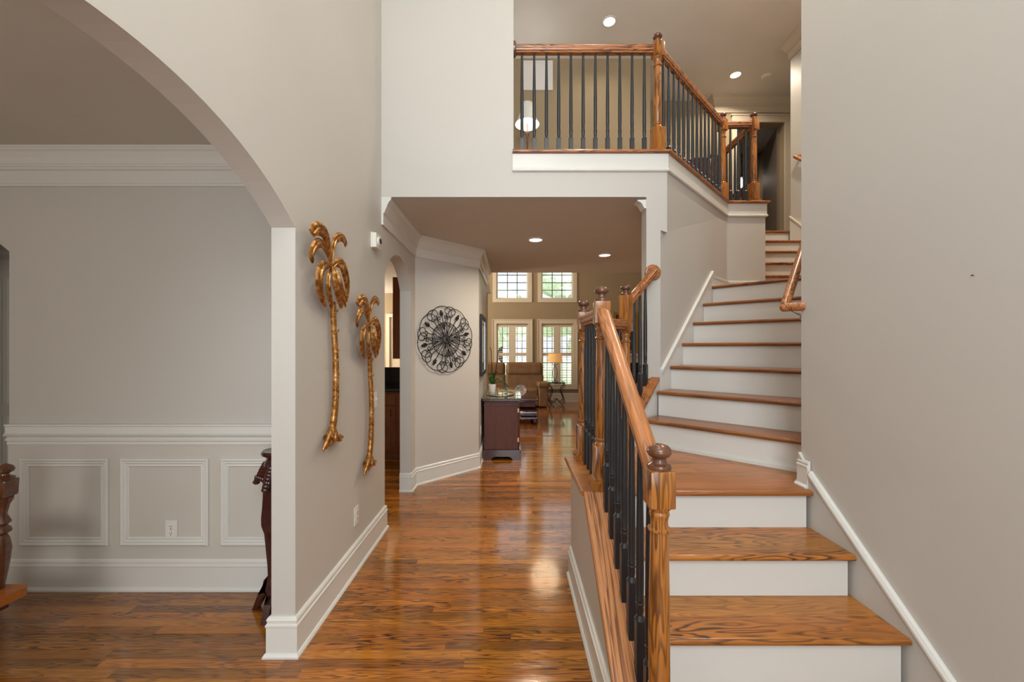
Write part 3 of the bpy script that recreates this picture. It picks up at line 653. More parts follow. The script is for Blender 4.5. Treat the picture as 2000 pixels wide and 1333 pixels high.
# ------------------------------------------------------------------ windows of the great room
def bars(mb, x0, x1, z0, z1, nx_, nz, y, t=.006, d=.008):
    for i in range(1, nx_): x = x0+(x1-x0)*i/nx_; mb.box(x-t/2, x+t/2, y-d/2, y+d/2, z0, z1)
    for i in range(1, nz): z = z0+(z1-z0)*i/nz; mb.box(x0, x1, y-d/2, y+d/2, z-t/2, z+t/2)
def frame(mb, x0, x1, z0, z1, w, y0, y1):
    mb.box(x0, x0+w, y0, y1, z0, z1).box(x1-w, x1, y0, y1, z0, z1).box(x0+w, x1-w, y0, y1, z0, z0+w).box(x0+w, x1-w, y0, y1, z1-w, z1); return mb
for cx, k in WX:
    w = sempty('window_%d' % k)
    mb = MB(); frame(mb, cx-.53, cx+.53, .355, 2.215, .105, YF-.022, YF); frame(mb, cx-.545, cx+.545, .34, 2.23, .02, YF-.034, YF-.0225)
    mb.box(cx-.55, cx+.55, YF-.05, YF-.0345, .34, .365); mb.build('casing', M['cas'], w)
    MB().box(cx-.43, cx+.43, YF+.02, YF+.06, .42, 2.07).build('x', None, w) if False else None
    mb = frame(MB(), cx-.43, cx+.43, .42, 2.07, .03, YF+.06, YF+.09); mb.box(cx-.40, cx+.40, YF+.06, YF+.09, 1.24, 1.29); mb.build('sash', M['cas'], w)
    mb = MB(); bars(mb, cx-.40, cx+.40, .45, 2.04, 6, 8, YF+.075, .015, .012); mb.build('muntins', M['bronze'], w)
    MB().box(cx-.40, cx+.40, YF+.082, YF+.086, .45, 2.04).build('glass', M['glass'], w)
    for sx in (-1, 1):
        xa, xb = sorted((cx+sx*.045, cx+sx*.43)); mb = frame(MB(), xa, xb, .425, 2.065, .05, YF+.005, YF+.03)
        mb.box(xa+.05, xb-.05, YF+.005, YF+.03, 1.235, 1.325)
        sh = mb.build('shutter', M['cas'], w); sv = MB()
        for za, zb, n in ((.475, 1.235, 11), (1.325, 2.015, 10)):
            for i in range(n):
                z = za+(zb-za)*(i+.5)/n; sv.rbox(((xa+xb)/2, YF+.018, z), (xb-xa-.10, .050, .009), rx=math.radians(2))
        sv.build('louvers', M['ivory'], sh)
    MB().box(cx-.045, cx+.045, YF+.004, YF+.034, .425, 2.065).build('mullion', M['cas'], w)
    w = sempty('window_%d' % (k+2))
    mb = MB(); frame(mb, cx-.53, cx+.53, 2.685, 4.40, .10, YF-.022, YF); mb.build('casing', M['cas'], w)
    frame(MB(), cx-.43, cx+.43, 2.78, 4.3, .035, YF+.05, YF+.09).build('sash', M['white'], w)
    mb = MB(); bars(mb, cx-.395, cx+.395, 2.815, 4.265, 3, 7, YF+.07, .019, .012); mb.build('muntins', M['bronze'], w)
    MB().box(cx-.395, cx+.395, YF+.078, YF+.082, 2.815, 4.265).build('glass', M['glass'], w)
# unseen great room side window added for the fill lamp (left) and entrance door / windows behind the camera
w = sempty('window_5'); mb = MB()
for y in (7.3, 8.7, 10.05): mb.box(-4.14, -4.06, y, y+.06, .9, ZT-.9)
mb.box(-4.14, -4.06, 7.3, 10.1, ZT-.9, ZT).build('sash', M['cas'], w)  # sash of the added unseen side window
w = sempty('window_6'); frame(MB(), -.75, 1.25, 2.75, 4.75, .06, -1.80, -1.74).build('sash', M['trim'], w); mb = MB(); bars(mb, -.7, 1.2, 2.8, 4.7, 4, 4, -1.77, .02, .02); mb.build('muntins', M['trim'], w)
w = sempty('window_7'); frame(MB(), -3.4, -1.8, .8, 2.3, .06, -1.80, -1.74).build('sash', M['trim'], w); mb = MB(); bars(mb, -3.35, -1.85, .85, 2.25, 4, 3, -1.77, .02, .02); mb.build('muntins', M['trim'], w)
w = sempty('door_1'); mb = frame(MB(), -.55, 1.05, 0, 2.2, .10, -1.82, -1.76); mb.box(.18, .32, -1.82, -1.76, .1, 2.1); mb.box(-.45, .18, -1.80, -1.77, .1, .8).box(.32, .95, -1.80, -1.77, .1, .8); mb.build('panel', M['mahog'], w)

# ------------------------------------------------------------------ outside
sun = bpy.data.lights.new('sun', 'SUN'); sun.energy = 5.5; sun.angle = .02; so = bpy.data.objects.new('sun', sun); COL.objects.link(so)
so.rotation_euler = (math.radians(28), math.radians(38), 0); so.location = (8, 5, 20)
g = MB().box(-40, 40, YF+.3, 70, -.7, -.5).build('lawn', M['grass']); struct(g); g.name = 'ground'
random.seed(3)
def tree(x, y, h, r, label):
    t = thing('tree', label, 'tree', (x, y, -.5), 0, 'trees behind the house')
    MB().tube([(0, 0, 0), (.05, 0, h*.35), (-.05, .1, h*.7)], [.16, .13, .07], n=10).build('trunk', M['soil'], t, smooth=True)
    mb = MB()
    for i in range(26):
        a = random.uniform(0, 2*PI); rr = r*random.uniform(.1, .85); z = h*random.uniform(.38, .95); q = r*random.uniform(.28, .45)
        mb.ell((rr*math.cos(a)*(1.2-z/h*.6), rr*math.sin(a)*(1.2-z/h*.6), z), (q, q, q*.75), n=10, m=7)
    for v in mb.bm.verts: v.co += Vector((random.uniform(-.07, .07), random.uniform(-.07, .07), random.uniform(-.07, .07)))
    mb.build('foliage', M['leaf'], t)
tree(3.3, 17.5, 5.2, 1.8, 'leafy tree outside seen through the right shuttered window')
tree(-.8, 27, 6.5, 2.2, 'pale green tree outside seen through the left windows')
tree(4.4, 26, 8.5, 3.0, 'tall tree outside behind the right upper window')
mb = MB()
for i in range(44): mb.ell((-8+i*.45+random.uniform(-.1, .1), 22+random.uniform(-.2, .2), .1), (.45, .4, .75), n=9, m=6)
tag(mb.build('hedge', M['leaf']), 'clipped green hedge across the lawn outside the windows', 'hedge')

# ------------------------------------------------------------------ wall plates
def plate(name, label, cat, c, normal, kind='outlet', group=None):
    """plate built facing -Y then turned; c is the wall point"""
    rz = {'y': 0, 'x': PI/2}[normal]
    t = thing(name, label, cat, c, rz, group)
    MB().rbox((0, -.0035, 0), (.071, .006, .115), bev=.002).build('plate', M['white'], t)
    if kind == 'outlet':
        for s_ in (-.0195, .0195):
            mb = MB(); mb.xf(Matrix.Identity(4)); mb.rbox((0, -.0075, s_), (.033, .004, .029), bev=.0018)
            so_ = mb.build('socket', M['ivory'], t); mb = MB()
            for q in (-.006, .006): mb.rbox((q, -.0098, s_+.004), (.0026, .001, .009))
            mb.rbox((0, -.0098, s_-.008), (.005, .001, .005)); mb.build('slot', M['dark_slot'], so_)
        MB().lathe([(0, 0), (.003, 0), (.003, .0012), (0, .0012)], n=10).xf(Matrix.Translation((0, -.0065, 0)) @ Matrix.Rotation(PI/2, 4, 'X')).build('screw', M['chrome'], t)
    else:
        MB().rbox((0, -.008, 0), (.012, .004, .026)).rbox((0, -.014, .004), (.008, .016, .010), rx=-.4, bev=.002).build('toggle', M['ivory'], t)
    return t
plate('power_outlet', 'white power outlet at the bottom of the middle wainscot panel', 'outlet', ((335-1000)/788*2.40, 2.4035, 1.44-(1035.5-681)/788*2.40), 'y')
plate('power_outlet', 'white power outlet low on the wall below the golden palms', 'outlet', (XL, 2.626, .352), 'x')
plate('power_outlet', 'white power outlet on the hall wall beside the dark cabinet', 'outlet', (-.40, 5.14, .40), 'x')
plate('light_switch', 'white toggle light switch beside the smaller golden palm', 'switch', (XL, 2.985, 1.061), 'x', 'switch')
t = thing('alarm_box', 'cream wall-mounted chime box beside the kitchen arch', 'alarm', (XL, 2.965, 2.227))
MB().prism([(-.058, -.055), (.058, -.055), (.058, .055), (-.058, .055)], 0, .012, 'x').prism([(-.052, -.052), (.052, -.052), (.052, .052), (-.052, .052)], .012, .036, 'x').build('housing', M['ivory'], t)
mb = MB().lathe([(0, 0), (.034, 0), (.032, .010), (.020, .014), (0, .014)], n=24).xf(Matrix.Translation((.036, 0, 0)) @ Matrix.Rotation(PI/2, 4, 'Y')); mb.build('grille', M['white'], t, smooth=True)
MB().lathe([(.006, 0), (.020, 0), (.020, .003), (.006, .003)], n=20).xf(Matrix.Translation((.050, 0, 0)) @ Matrix.Rotation(PI/2, 4, 'Y')).build('ring', M['dark_slot'], t)
t = MB().lathe([(0, 0), (.0012, 0), (.0012, .006), (.0025, .007), (0, .008)], n=10).xf(Matrix.Translation((XR, 902*0+XR*788/902, 1.44+143/788*(XR*788/902))) @ Matrix.Rotation(-PI/2, 4, 'Y')).build('nail', M['bronze'])
tag(t, 'tiny nail left in the bare right wall', 'nail')

# ------------------------------------------------------------------ golden palm trees
PO = Vector((XL, 2.29, 1.50))
def wp(u, v, d):
    X = XL+d; Y = -X*788/(1000-u); return Vector((X, Y, 1.44-(v-681)/788*Y))-PO
def smooth_path(P, k=5):
    """Catmull-Rom through tuples of any dimension"""
    out = []; n = len(P)
    for i in range(n-1):
        p0, p1, p2, p3 = P[max(i-1, 0)], P[i], P[i+1], P[min(i+2, n-1)]
        for j in range(k):
            t = j/k; out.append(tuple(.5*((2*b)+(-a+c)*t+(2*a-5*b+4*c-d)*t*t+(-a+3*b-3*c+d)*t**3) for a, b, c, d in zip(p0, p1, p2, p3)))
    out.append(tuple(P[-1])); return out
def frond(parent, pts, wmax, name='frond', tip=.35, flat=.42):
    """pts (u, v, depth); leaf with a raised midrib and notched ribs"""
    q = smooth_path([tuple(wp(*p)) for p in pts], 9); m = len(q); rr = []
    for i in range(m):
        t = i/(m-1); w = .30+.70*math.sin(PI*min(t/.55, 1)*.5) if t < .55 else 1-(1-tip)*((t-.55)/.45)**2.2
        rr.append(wmax*w*(1+.02*(1 if i % 3 == 0 else -.4)))
    mb = MB(); P = [Vector(x) for x in q]; rows = []
    nref = Vector((1, 0, 0))
    for i in range(m):
        T = (P[min(i+1, m-1)]-P[max(i-1, 0)]).normalized(); n_ = nref-T*T.dot(nref)
        if n_.length < .2: n_ = Vector((.3, 0, 1)).cross(T)
        n_.normalize(); B = T.cross(n_); r = rr[i]; h = r*flat*(1+.09*(1 if i % 3 == 0 else -.3))
        sec = [(-1, 0), (-.8, .55), (-.45, .85), (-.14, .62), (0, 1.15), (.14, .62), (.45, .85), (.8, .55), (1, 0), (.7, -.5), (0, -.6), (-.7, -.5)]
        rows.append([P[i]+B*(r*a)+n_*(h*b_) for a, b_ in sec])
    return mb.grid(rows).build(name, M['gold'], parent, smooth=True)
PALM = thing('palm_wall_sculpture', 'larger-looking golden palm tree wall sculpture nearest the archway', 'wall decoration', PO, 0, 'golden palm trees')
tr = [(650, 590, .030), (652, 640, .028), (655.5, 700, .028), (656, 760, .028), (654, 800, .028), (649, 838, .030), (642, 858, .030)]
q = smooth_path([tuple(wp(*p)) for p in tr], 10); m_ = len(q); rr = []
for i in range(m_):
    t = i/(m_-1); rr.append(.0165+.005*t+(.012*max(0, t-.82)/.18)); 
MB().tube(q, rr, n=14, nref=(1, 0, 0), flat=.9).build('trunk', M['gold'], PALM, smooth=True)
for (u, v, sd) in ((655, 612, 1), (656, 652, 1), (657, 690, 1), (654, 706, -1), (657.5, 738, 1), (654, 757, -1), (656, 783, 1), (652, 798, -1), (651, 826, 1)):
    a = wp(u-5, v+1, .036); b_ = wp(u, v-1, .044); c = wp(u+5, v-5, .034)
    MB().tube([a, b_, c, c+Vector((.002, .004, .012))], [.002, .004, .004, .001], n=8).build('leaf_scar', M['gold'], PALM, smooth=True)
WK = 1.75
FR = [([(647, 520, .03), (642, 488, .035), (636, 463, .045), (628, 449, .055), (617, 447, .055), (609, 456, .045)], .021, .8),
      ([(645, 514, .03), (638, 492, .035), (629, 477, .04), (619, 476, .042), (611, 487, .040), (608, 501, .034), (611, 511, .028)], .015, .5),
      ([(648, 520, .03), (650, 490, .035), (654, 470, .04), (663, 463, .046), (671, 467, .046), (675, 478, .036)], .015, .75),
      ([(650, 522, .03), (658, 514, .045), (667, 517, .05), (674, 535, .048), (678, 560, .036), (677, 590, .026)], .021, .25),
      ([(646, 520, .032), (636, 518, .05), (626, 526, .055), (622.5, 548, .05), (626, 575, .036), (636, 598, .024)], .020, .25),
      ([(648, 524, .035), (656, 535, .052), (665, 556, .055), (671, 580, .042), (675, 600, .030)], .014, .2),
      ([(646, 524, .04), (642, 538, .058), (641, 562, .058), (645, 588, .044), (648.5, 608, .034)], .014, .25),
      ([(648, 526, .045), (654, 532, .070), (658, 552, .076), (663, 578, .066), (667, 600, .050)], .026, .35)]
for pts, w_, tp in FR: frond(PALM, [(u, v, d_+.008) for u, v, d_ in pts], w_*WK, tip=tp)
for k, pts in enumerate([[(649, 838), (643, 856), (633, 876)], [(647, 842), (640, 862), (631, 880)], [(651, 838), (647, 858), (637, 876)], [(653, 838), (651, 856), (643, 872)], [(655, 838), (655, 853), (650, 866)],
                         [(654, 842), (659, 852), (670, 854)], [(655, 846), (659, 857), (667, 860)]]):
    P_ = smooth_path([tuple(wp(u, v, .034+.010*math.sin(2.1*k)+(.006 if i == 1 else 0))) for i, (u, v) in enumerate(pts)], 5)
    MB().tube(P_, [.009+.006*math.sin(PI*i/(len(P_)-1))-(.002 if i > len(P_)-3 else 0) for i in range(len(P_))], n=9, nref=(1, 0, 0), flat=.8).build('root', M['gold'], PALM, smooth=True)
P2_ = copy_tree(PALM); P2_.location = PO+Vector((0, .575, -.293)); P2_['label'] = 'smaller-looking golden palm tree wall sculpture beside the light switch'
P2_.scale = (1, 1, 1.02)

# ------------------------------------------------------------------ iron medallion on the angled wall
MC = Vector((-.744, 4.508, 1.541)); R0 = .372
MED = thing('iron_medallion', 'round black iron scroll medallion on the angled hall wall', 'wall decoration', MC+Vector((.012, -.012, 0)), PI/4)
# local frame: x along the wall, z up, -y out of the wall
def pol(a, r, y=0): return (r*R0*math.cos(a), -y, r*R0*math.sin(a))
def spiral(c, a0, a1, r0, r1, n=14):
    return [(c[0]+(r0+(r1-r0)*i/n)*math.cos(a0+(a1-a0)*i/n), 0, c[1]+(r0+(r1-r0)*i/n)*math.sin(a0+(a1-a0)*i/n)) for i in range(n+1)]
TW = .0043
MB().tube([pol(2*PI*i/48, .50) for i in range(49)], TW*1.15, n=6, nref=(0, 1, 0), cap=False).build('ring', M['iron'], MED, smooth=True)
a00 = math.radians(13)
def loc2(a, r, t_):   # polar to plane: radius r, tangential t (in R0 units)
    return ((r*math.cos(a)-t_*math.sin(a))*R0, (r*math.sin(a)+t_*math.cos(a))*R0)
def cpath(a, pts, k=6):
    return [(p[0], 0, p[1]) for p in smooth_path([loc2(a, r, t_) for r, t_ in pts], k)]
for k in range(8):
    a = a00+k*PI/4
    mb = MB()
    # outer scallop over the fleur, both ends rolling inwards
    half = [(1.0, 0), (.972, .16), (.895, .29), (.785, .36), (.680, .335), (.635, .255), (.665, .185), (.725, .180), (.745, .225)]
    pts = [(r, -t_) for r, t_ in half[::-1]]+half[1:]
    mb.tube(cpath(a, pts), TW, n=6, nref=(0, 1, 0))
    mb.build('outer_scroll', M['iron'], MED, smooth=True)
    mb = MB(); b_ = a+PI/8
    half = [(.99, 0), (.965, .115), (.885, .185), (.80, .18)]
    mb.tube(cpath(b_, [(r, -t_) for r, t_ in half[::-1]]+half[1:]), TW, n=6, nref=(0, 1, 0))
    for sg in (-1, 1): mb.tube(cpath(b_, [(.12, sg*.005), (.25, sg*.035), (.45, sg*.06), (.58, sg*.055), (.70, sg*.08), (.80, sg*.18)]), TW, n=6, nref=(0, 1, 0))
    mb.build('forked_scroll', M['iron'], MED, smooth=True)
    mb = MB(); mb.tube([pol(a, .12), pol(a, .70)], TW*1.1, n=6, nref=(0, 1, 0)); mb.build('stem', M['iron'], MED)
    mb = MB(); c = loc2(a, .78, 0)
    for t_, dr, s1, s2 in ((0, .035, .016, .030), (.036, -.006, .010, .014), (-.036, -.006, .010, .014)):
        p = loc2(a, .78+dr, t_); e = MB().ell((0, 0, 0), (s2, .006, s1), n=10, m=6); e.xf(Matrix.Translation((p[0], 0, p[1])) @ Matrix.Rotation(-a-(.5*(1 if t_ > 0 else -1 if t_ < 0 else 0)), 4, 'Y'))
        me = bpy.data.meshes.new('tmp'); e.bm.to_mesh(me); e.bm.free(); mb.bm.from_mesh(me); bpy.data.meshes.remove(me)
    p = loc2(a, .72, 0); mb.rbox((p[0], 0, p[1]), (.010, .009, .034), ry=-a)
    mb.build('fleur', M['iron'], MED, smooth=True)
    mb = MB()
    for sg in (-1, 1):
        if k % 2 == 0:      # curls outside the ring
            mb.tube(cpath(a, [(.30, sg*.02), (.48, sg*.05), (.585, sg*.14), (.66, sg*.165), (.70, sg*.115), (.655, sg*.075), (.615, sg*.105), (.63, sg*.125)]), TW*.95, n=6, nref=(0, 1, 0))
        mb.tube(cpath(a, [(.10, sg*.015), (.25, sg*.10), (.38, sg*.155), (.455, sg*.12), (.44, sg*.06), (.39, sg*.06), (.385, sg*.09)]), TW*.7, n=6, nref=(0, 1, 0))
        pass
    mb.build('inner_scroll', M['iron'], MED, smooth=True)
mb = MB()
for k in range(18):
    a = 2*PI*k/18; mb.tube([pol(a+.5*s2, r, y) for r, y, s2 in ((.02, .012, 0), (.08, .016, .4), (.13, .008, 1.1))], TW*.7, n=6)
mb.ell((0, -.012, 0), (.014, .010, .014)).build('rosette', M['iron'], MED, smooth=True)

# ------------------------------------------------------------------ dark picture on the hall wall
t = thing('framed_picture', 'dark-framed glazed picture on the hall wall above the cabinet', 'picture', (-.397, 5.36, 1.48))
mb = MB(); fw, y0, y1, z0, z1 = .045, -.40, .40, -.385, .385
mb.box(0, .03, y0, y0+fw, z0, z1).box(0, .03, y1-fw, y1, z0, z1).box(0, .03, y0+fw, y1-fw, z0, z0+fw).box(0, .03, y0+fw, y1-fw, z1-fw, z1).build('frame', M['iron'], t)
MB().box(.004, .012, y0+fw, y1-fw, z0+fw, z1-fw).build('glazing', M['picglass'], t)
mb = MB(); i_ = fw; mb.box(.012, .018, y0+i_, y0+i_+.008, z0+i_, z1-i_).box(.012, .018, y1-i_-.008, y1-i_, z0+i_, z1-i_).box(.012, .018, y0+i_, y1-i_, z0+i_, z0+i_+.008).box(.012, .018, y0+i_, y1-i_, z1-i_-.008, z1-i_).build('inner_bead', M['chrome'], t)

# ------------------------------------------------------------------ cabinet in the hall
t = thing('side_cabinet', 'dark cherry cabinet with glass top standing against the hall wall', 'cabinet', (-.15, 5.72, 0))
x0, x1, y0, y1 = -.212, .232, -.50, .56
MB().box(x0, x1, y0, y1, .13, .755, bev=.004).box(x0-.006, x1+.006, y0-.008, y1+.008, .70, .712, bev=.003).build('body', M['cherry'], t)
MB().box(x0-.018, x1+.024, y0-.022, y1+.02, .755, .772, bev=.005).box(x0-.024, x1+.032, y0-.030, y1+.026, .772, .790, bev=.006).build('top_moulding', M['mahog'], t)
MB().box(x0-.028, x1+.038, y0-.036, y1+.03, .790, .797).build('glass_top', M['glasstop'], t)
pz = [(x0-.026, 0), (x0+.09, 0), (x0+.11, .03), (x0+.14, .045), (x1-.12, .045), (x1-.09, .03), (x1-.07, 0), (x1+.038, 0), (x1+.038, .07), (x1+.026, .085), (x1+.018, .13), (x0-.01, .13), (x0-.018, .085), (x0-.026, .07)]
MB().prism(pz, y0-.03, y0+.02, 'y').prism([(a, b_) for a, b_ in pz], y1-.02, y1+.02, 'y').box(x1-.01, x1+.036, y0+.02, y1-.02, .03, .12, bev=.004).build('plinth', M['mahog'], t)
for ya, yb in ((y0+.03, y0+.52), (y0+.54, y1-.03)):
    dr = MB().box(x1, x1+.016, ya, yb, .16, .69, bev=.004).box(x1+.016, x1+.022, ya+.06, yb-.06, .22, .63, bev=.004).build('door', M['cherry'], t)
    MB().ell((x1+.034, (yb-.03 if ya < 0 and yb < .05 else ya+.03), .45), (.012, .012, .012)).build('knob', M['brass'], dr, smooth=True)
    if ya < y0+.1:
        for z in (.255, .635): MB().box(x1-.012, x1+.010, y0-.004, y0+.028, z-.025, z+.025, bev=.002).build('hinge', M['brass'], dr)
ZCb = .797
# orchid
t = thing('potted_orchid', 'orchid with bare stems in a white pot on the cabinet', 'plant', (-.275, 5.66, ZCb+.0065))
MB().lathe([(0, 0), (.038, 0), (.041, .004), (.054, .130), (.054, .138), (.049, .138), (.046, .118), (0, .118)], n=28).build('pot', M['white'], t, smooth=True)
MB().lathe([(0, .118), (.044, .118), (.040, .126), (0, .130)], n=16).build('bark', M['soil'], t)
def leafmesh(path, w, mat, parent, name='leaf'):
    P = [Vector(p) for p in smooth_path(path, 5)]; m = len(P); rows = []
    for i in range(m):
        T = (P[min(i+1, m-1)]-P[max(i-1, 0)]).normalized(); sd = T.cross(Vector((0, 0, 1)))
        sd = sd.normalized() if sd.length > .05 else Vector((1, 0, 0)); up = sd.cross(T)
        t_ = i/(m-1); ww = w*math.sin(PI*(.12+.86*t_))**.7
        rows.append([P[i]+sd*ww+up*.008, P[i]+up*.0015, P[i]-sd*ww+up*.008, P[i]-sd*ww*.9+up*.005, P[i]-up*.002, P[i]+sd*ww*.9+up*.005])
    return MB().grid(rows).build(name, mat, parent, smooth=True)
for pth, w_ in (([(0, 0, .12), (-.03, -.01, .19), (-.05, .0, .20)], .022), ([(0, 0, .12), (.01, -.02, .22), (.05, -.04, .26), (.09, -.05, .25)], .026), ([(.01, 0, .12), (.06, -.02, .19), (.12, -.04, .17), (.17, -.05, .08)], .024),
                ([(0, 0, .12), (-.01, .02, .20), (.03, .04, .255), (.07, .05, .26)], .024), ([(.01, -.01, .12), (.07, .0, .155), (.14, .0, .15), (.19, .01, .10)], .02), ([(0, 0, .12), (-.03, .03, .17), (-.06, .05, .23)], .02)):
    leafmesh([(x*1.15, y, .12+(z-.12)*1.3) for x, y, z in pth], w_*1.25, M['plantl'], t)
for pth in ([(-.005, 0, .12), (-.008, .005, .30), (-.012, .005, .50), (-.020, .01, .60), (-.035, .01, .64)], [(.008, .005, .12), (.045, .01, .30), (.070, .01, .48), (.080, .01, .58), (.10, .01, .62)]):
    MB().tube(smooth_path([(x, y, .12+(z-.12)*1.02) for x, y, z in pth], 5), .0055, n=6).build('stem', M['iron'], t, smooth=True)
# gold wire tray
t = thing('serving_tray', 'oval tray with thin gold wire gallery on the cabinet top', 'tray', (-.16, 5.66, ZCb))
def oval(z, a, b_, n=40): return [(a*math.cos(2*PI*i/n), b_*math.sin(2*PI*i/n), z) for i in range(n+1)]
MB().lathe([(0, .001), (.185, .001), (.187, .006), (0, .006)], n=40, sy=1.6).build('base', M['glasstop'], t)
mb = MB(); mb.tube(oval(.008, .188, .30), .0035, n=6); mb.tube(oval(.05, .192, .306), .002, n=6)
for i in range(14):
    a = 2*PI*i/14; mb.tube([(.188*math.cos(a), .30*math.sin(a), .008), (.192*math.cos(a), .306*math.sin(a), .05)], .0018, n=5)
mb.build('wire_gallery', M['brass'], t, smooth=True)
t = thing('glass_vase', 'small clear glass goblet behind the orchid leaf on the tray', 'vase', (-.085, 5.72, ZCb+.0065))
MB().lathe([(0, 0), (.030, 0), (.032, .004), (.006, .010), (.006, .035), (.030, .055), (.040, .105), (.037, .105), (.026, .060), (0, .048)], n=24).build('bowl', M['clear'], t, smooth=True)

# ------------------------------------------------------------------ coffee table with the marbled plate
t = thing('coffee_table', 'dark carved wood coffee table behind the hall cabinet', 'table', (.02, 8.15, 0))
hw, hd_ = .47, .55
MB().box(-hw, hw, -hd_, hd_, .445, .476, bev=.008).box(-hw+.03, hw-.03, -hd_+.03, hd_-.03, .415, .445, bev=.006).build('top', M['mahog'], t)
MB().box(-hw+.05, hw-.05, -hd_+.05, hd_-.05, .33, .415).build('drawer_case', M['cherry'], t)
mb = MB(); pz = [(-.48, .13), (-.50, .17), (-.49, .24), (-.44, .30), (-.36, .335), (.36, .335), (.44, .30), (.49, .24), (.50, .17), (.48, .13)]
mb.prism([(y, z) for y, z in pz], -hw+.02, hw-.02, 'x').build('bombe_body', M['mahog'], t, smooth=True)
MB().box(-hw, hw, -hd_+.02, hd_-.02, .09, .13, bev=.008).build('base_moulding', M['mahog'], t)
for sx in (-1, 1):
    for sy in (-1, 1): MB().lathe([(0, 0), (.028, 0), (.045, .03), (.048, .06), (.035, .09), (0, .09)], c=(sx*(hw-.05), sy*(hd_-.07), 0), n=16).build('foot', M['mahog'], t, smooth=True)
t = thing('display_plate', 'grey marbled decorative plate leaning on a silver easel', 'plate', (.175, 7.95, .4765))
mb = MB().lathe([(0, 0), (.05, 0), (.09, .012), (.115, .024), (.118, .028), (.085, .018), (0, .006)], n=28).xf(Matrix.Translation((0, 0, .13)) @ Matrix.Rotation(math.radians(-35), 4, 'Y') @ Matrix.Rotation(math.radians(62), 4, 'X')); mb.build('plate', M['agate'], t, smooth=True)
MB().tube([(-.05, -.05, 0), (-.04, 0, .03), (-.045, .04, .13)], .004).tube([(.05, -.05, 0), (.04, 0, .03), (.045, .04, .13)], .004).tube([(-.04, 0, .03), (.04, 0, .03)], .004).tube([(0, .11, 0), (0, .04, .13)], .004).build('easel', M['chrome'], t, smooth=True)

# ------------------------------------------------------------------ leather sofa
t = thing('leather_sofa', 'brown leather reclining sofa under the great room windows', 'sofa', (-.16, 10.2, 0))
def cushion(name, x0, x1, y0, y1, z0, z1, bev, parent=t, sag=0):
    mb = MB(); mb.box(x0, x1, y0, y1, z0, z1, bev=bev, seg=4)
    return mb.build(name, M['leather'], parent, smooth=True)
MB().box(-1.03, 1.03, -.42, .40, .06, .30, bev=.03, seg=3).build('base', M['leather'], t, smooth=True)
for sx in (-1, 1):
    xa, xb = sorted((sx*.80, sx*1.04))
    MB().box(xa, xb, -.50, .02, .03, .52, bev=.05, seg=4).build('arm', M['leather'], t, smooth=True)
    MB().box(xa-.02, xb+.02, -.53, .02, .485, .62, bev=.06, seg=5).build('arm_pad', M['leather'], t, smooth=True)
    xa, xb = sorted((sx*.005, sx*.80))
    cushion('seat_cushion', xa, xb, -.47, .10, .27, .47, .06)
    MB().box(xa, xb, -.485, -.43, .06, .30, bev=.02, seg=3).build('footrest', M['leather'], t, smooth=True)
    xa, xb = sorted((sx*.004, sx*.96)); q = MB(); q.rbox(((xa+xb)/2, .13, .60), (xb-xa, .22, .40), rx=-.12, bev=.07, seg=5)
    bc = q.build('back_cushion', M['leather'], t, smooth=True)
    MB().rbox(((xa+xb)/2, .17, .905), (xb-xa-.01, .27, .36), rx=-.14, bev=.12, seg=6).build('head_roll', M['leather'], bc, smooth=True)
# ------------------------------------------------------------------ iron side table and lamp
t = thing('iron_side_table', 'scrolled iron side table beside the leather sofa', 'table', (1.145, 10.38, 0))
MB().box(-.20, .20, -.17, .17, .545, .563, bev=.003).build('table_top', M['bronze'], t)
for sx in (-1, 1):
    for sy in (-1, 1):
        MB().tube(smooth_path([(sx*.165, sy*.15, .55), (sx*.20, sy*.15, .50), (sx*.15, sy*.14, .46), (sx*.11, sy*.13, .36), (sx*.165, sy*.13, .20), (sx*.19, sy*.14, .08), (sx*.14, sy*.14, .03), (sx*.12, sy*.14, .012)], 6), .010, n=8).tube(smooth_path([(sx*.155, sy*.15, .55), (sx*.19, sy*.15, .585), (sx*.215, sy*.15, .565), (sx*.20, sy*.15, .545)], 4), .006, n=6).build('leg', M['bronze'], t, smooth=True)
mb = MB()
for sy in (-1, 1): mb.tube(smooth_path([(-.17, sy*.13, .12), (-.10, sy*.13, .06), (-.05, sy*.13, .09), (-.03, sy*.13, .13), (.03, sy*.13, .13), (.05, sy*.13, .09), (.10, sy*.13, .06), (.17, sy*.13, .12)], 5), .009, n=8)
mb.tube([(0, -.13, .13), (0, .13, .13)], .008).build('stretcher', M['bronze'], t, smooth=True)
t = thing('table_lamp', 'lit amber-shaded lamp with crossed iron arcs on the side table', 'lamp', (1.105, 10.38, .5635))
MB().box(-.07, .07, -.05, .05, 0, .012, bev=.002).build('base', M['iron'], t)
for sx in (-1, 1): MB().tube(smooth_path([(sx*.075, 0, .012), (sx*-.02, 0, .08), (sx*-.055, 0, .19), (sx*-.05, 0, .33), (sx*0, 0, .43), (sx*.08, 0, .485)], 6), .006, n=8).build('arc', M['iron'], t, smooth=True)
MB().tube([(0, 0, .44), (0, 0, .60)], .004).build('stem', M['brass'], t)
mb = MB(); rows = []
for r, z in ((.197, .532), (.168, .742), (.164, .742), (.193, .532)): rows.append([(r*math.cos(2*PI*j/36), r*math.sin(2*PI*j/36), z) for j in range(36)])
rows.append(rows[0]); mb.grid(rows, cap=False).build('lamp_shade', M['warmshade'], t, smooth=True)
MB().ell((0, 0, .62), (.025, .025, .04)).build('bulb', M['bulb'], t, smooth=True)

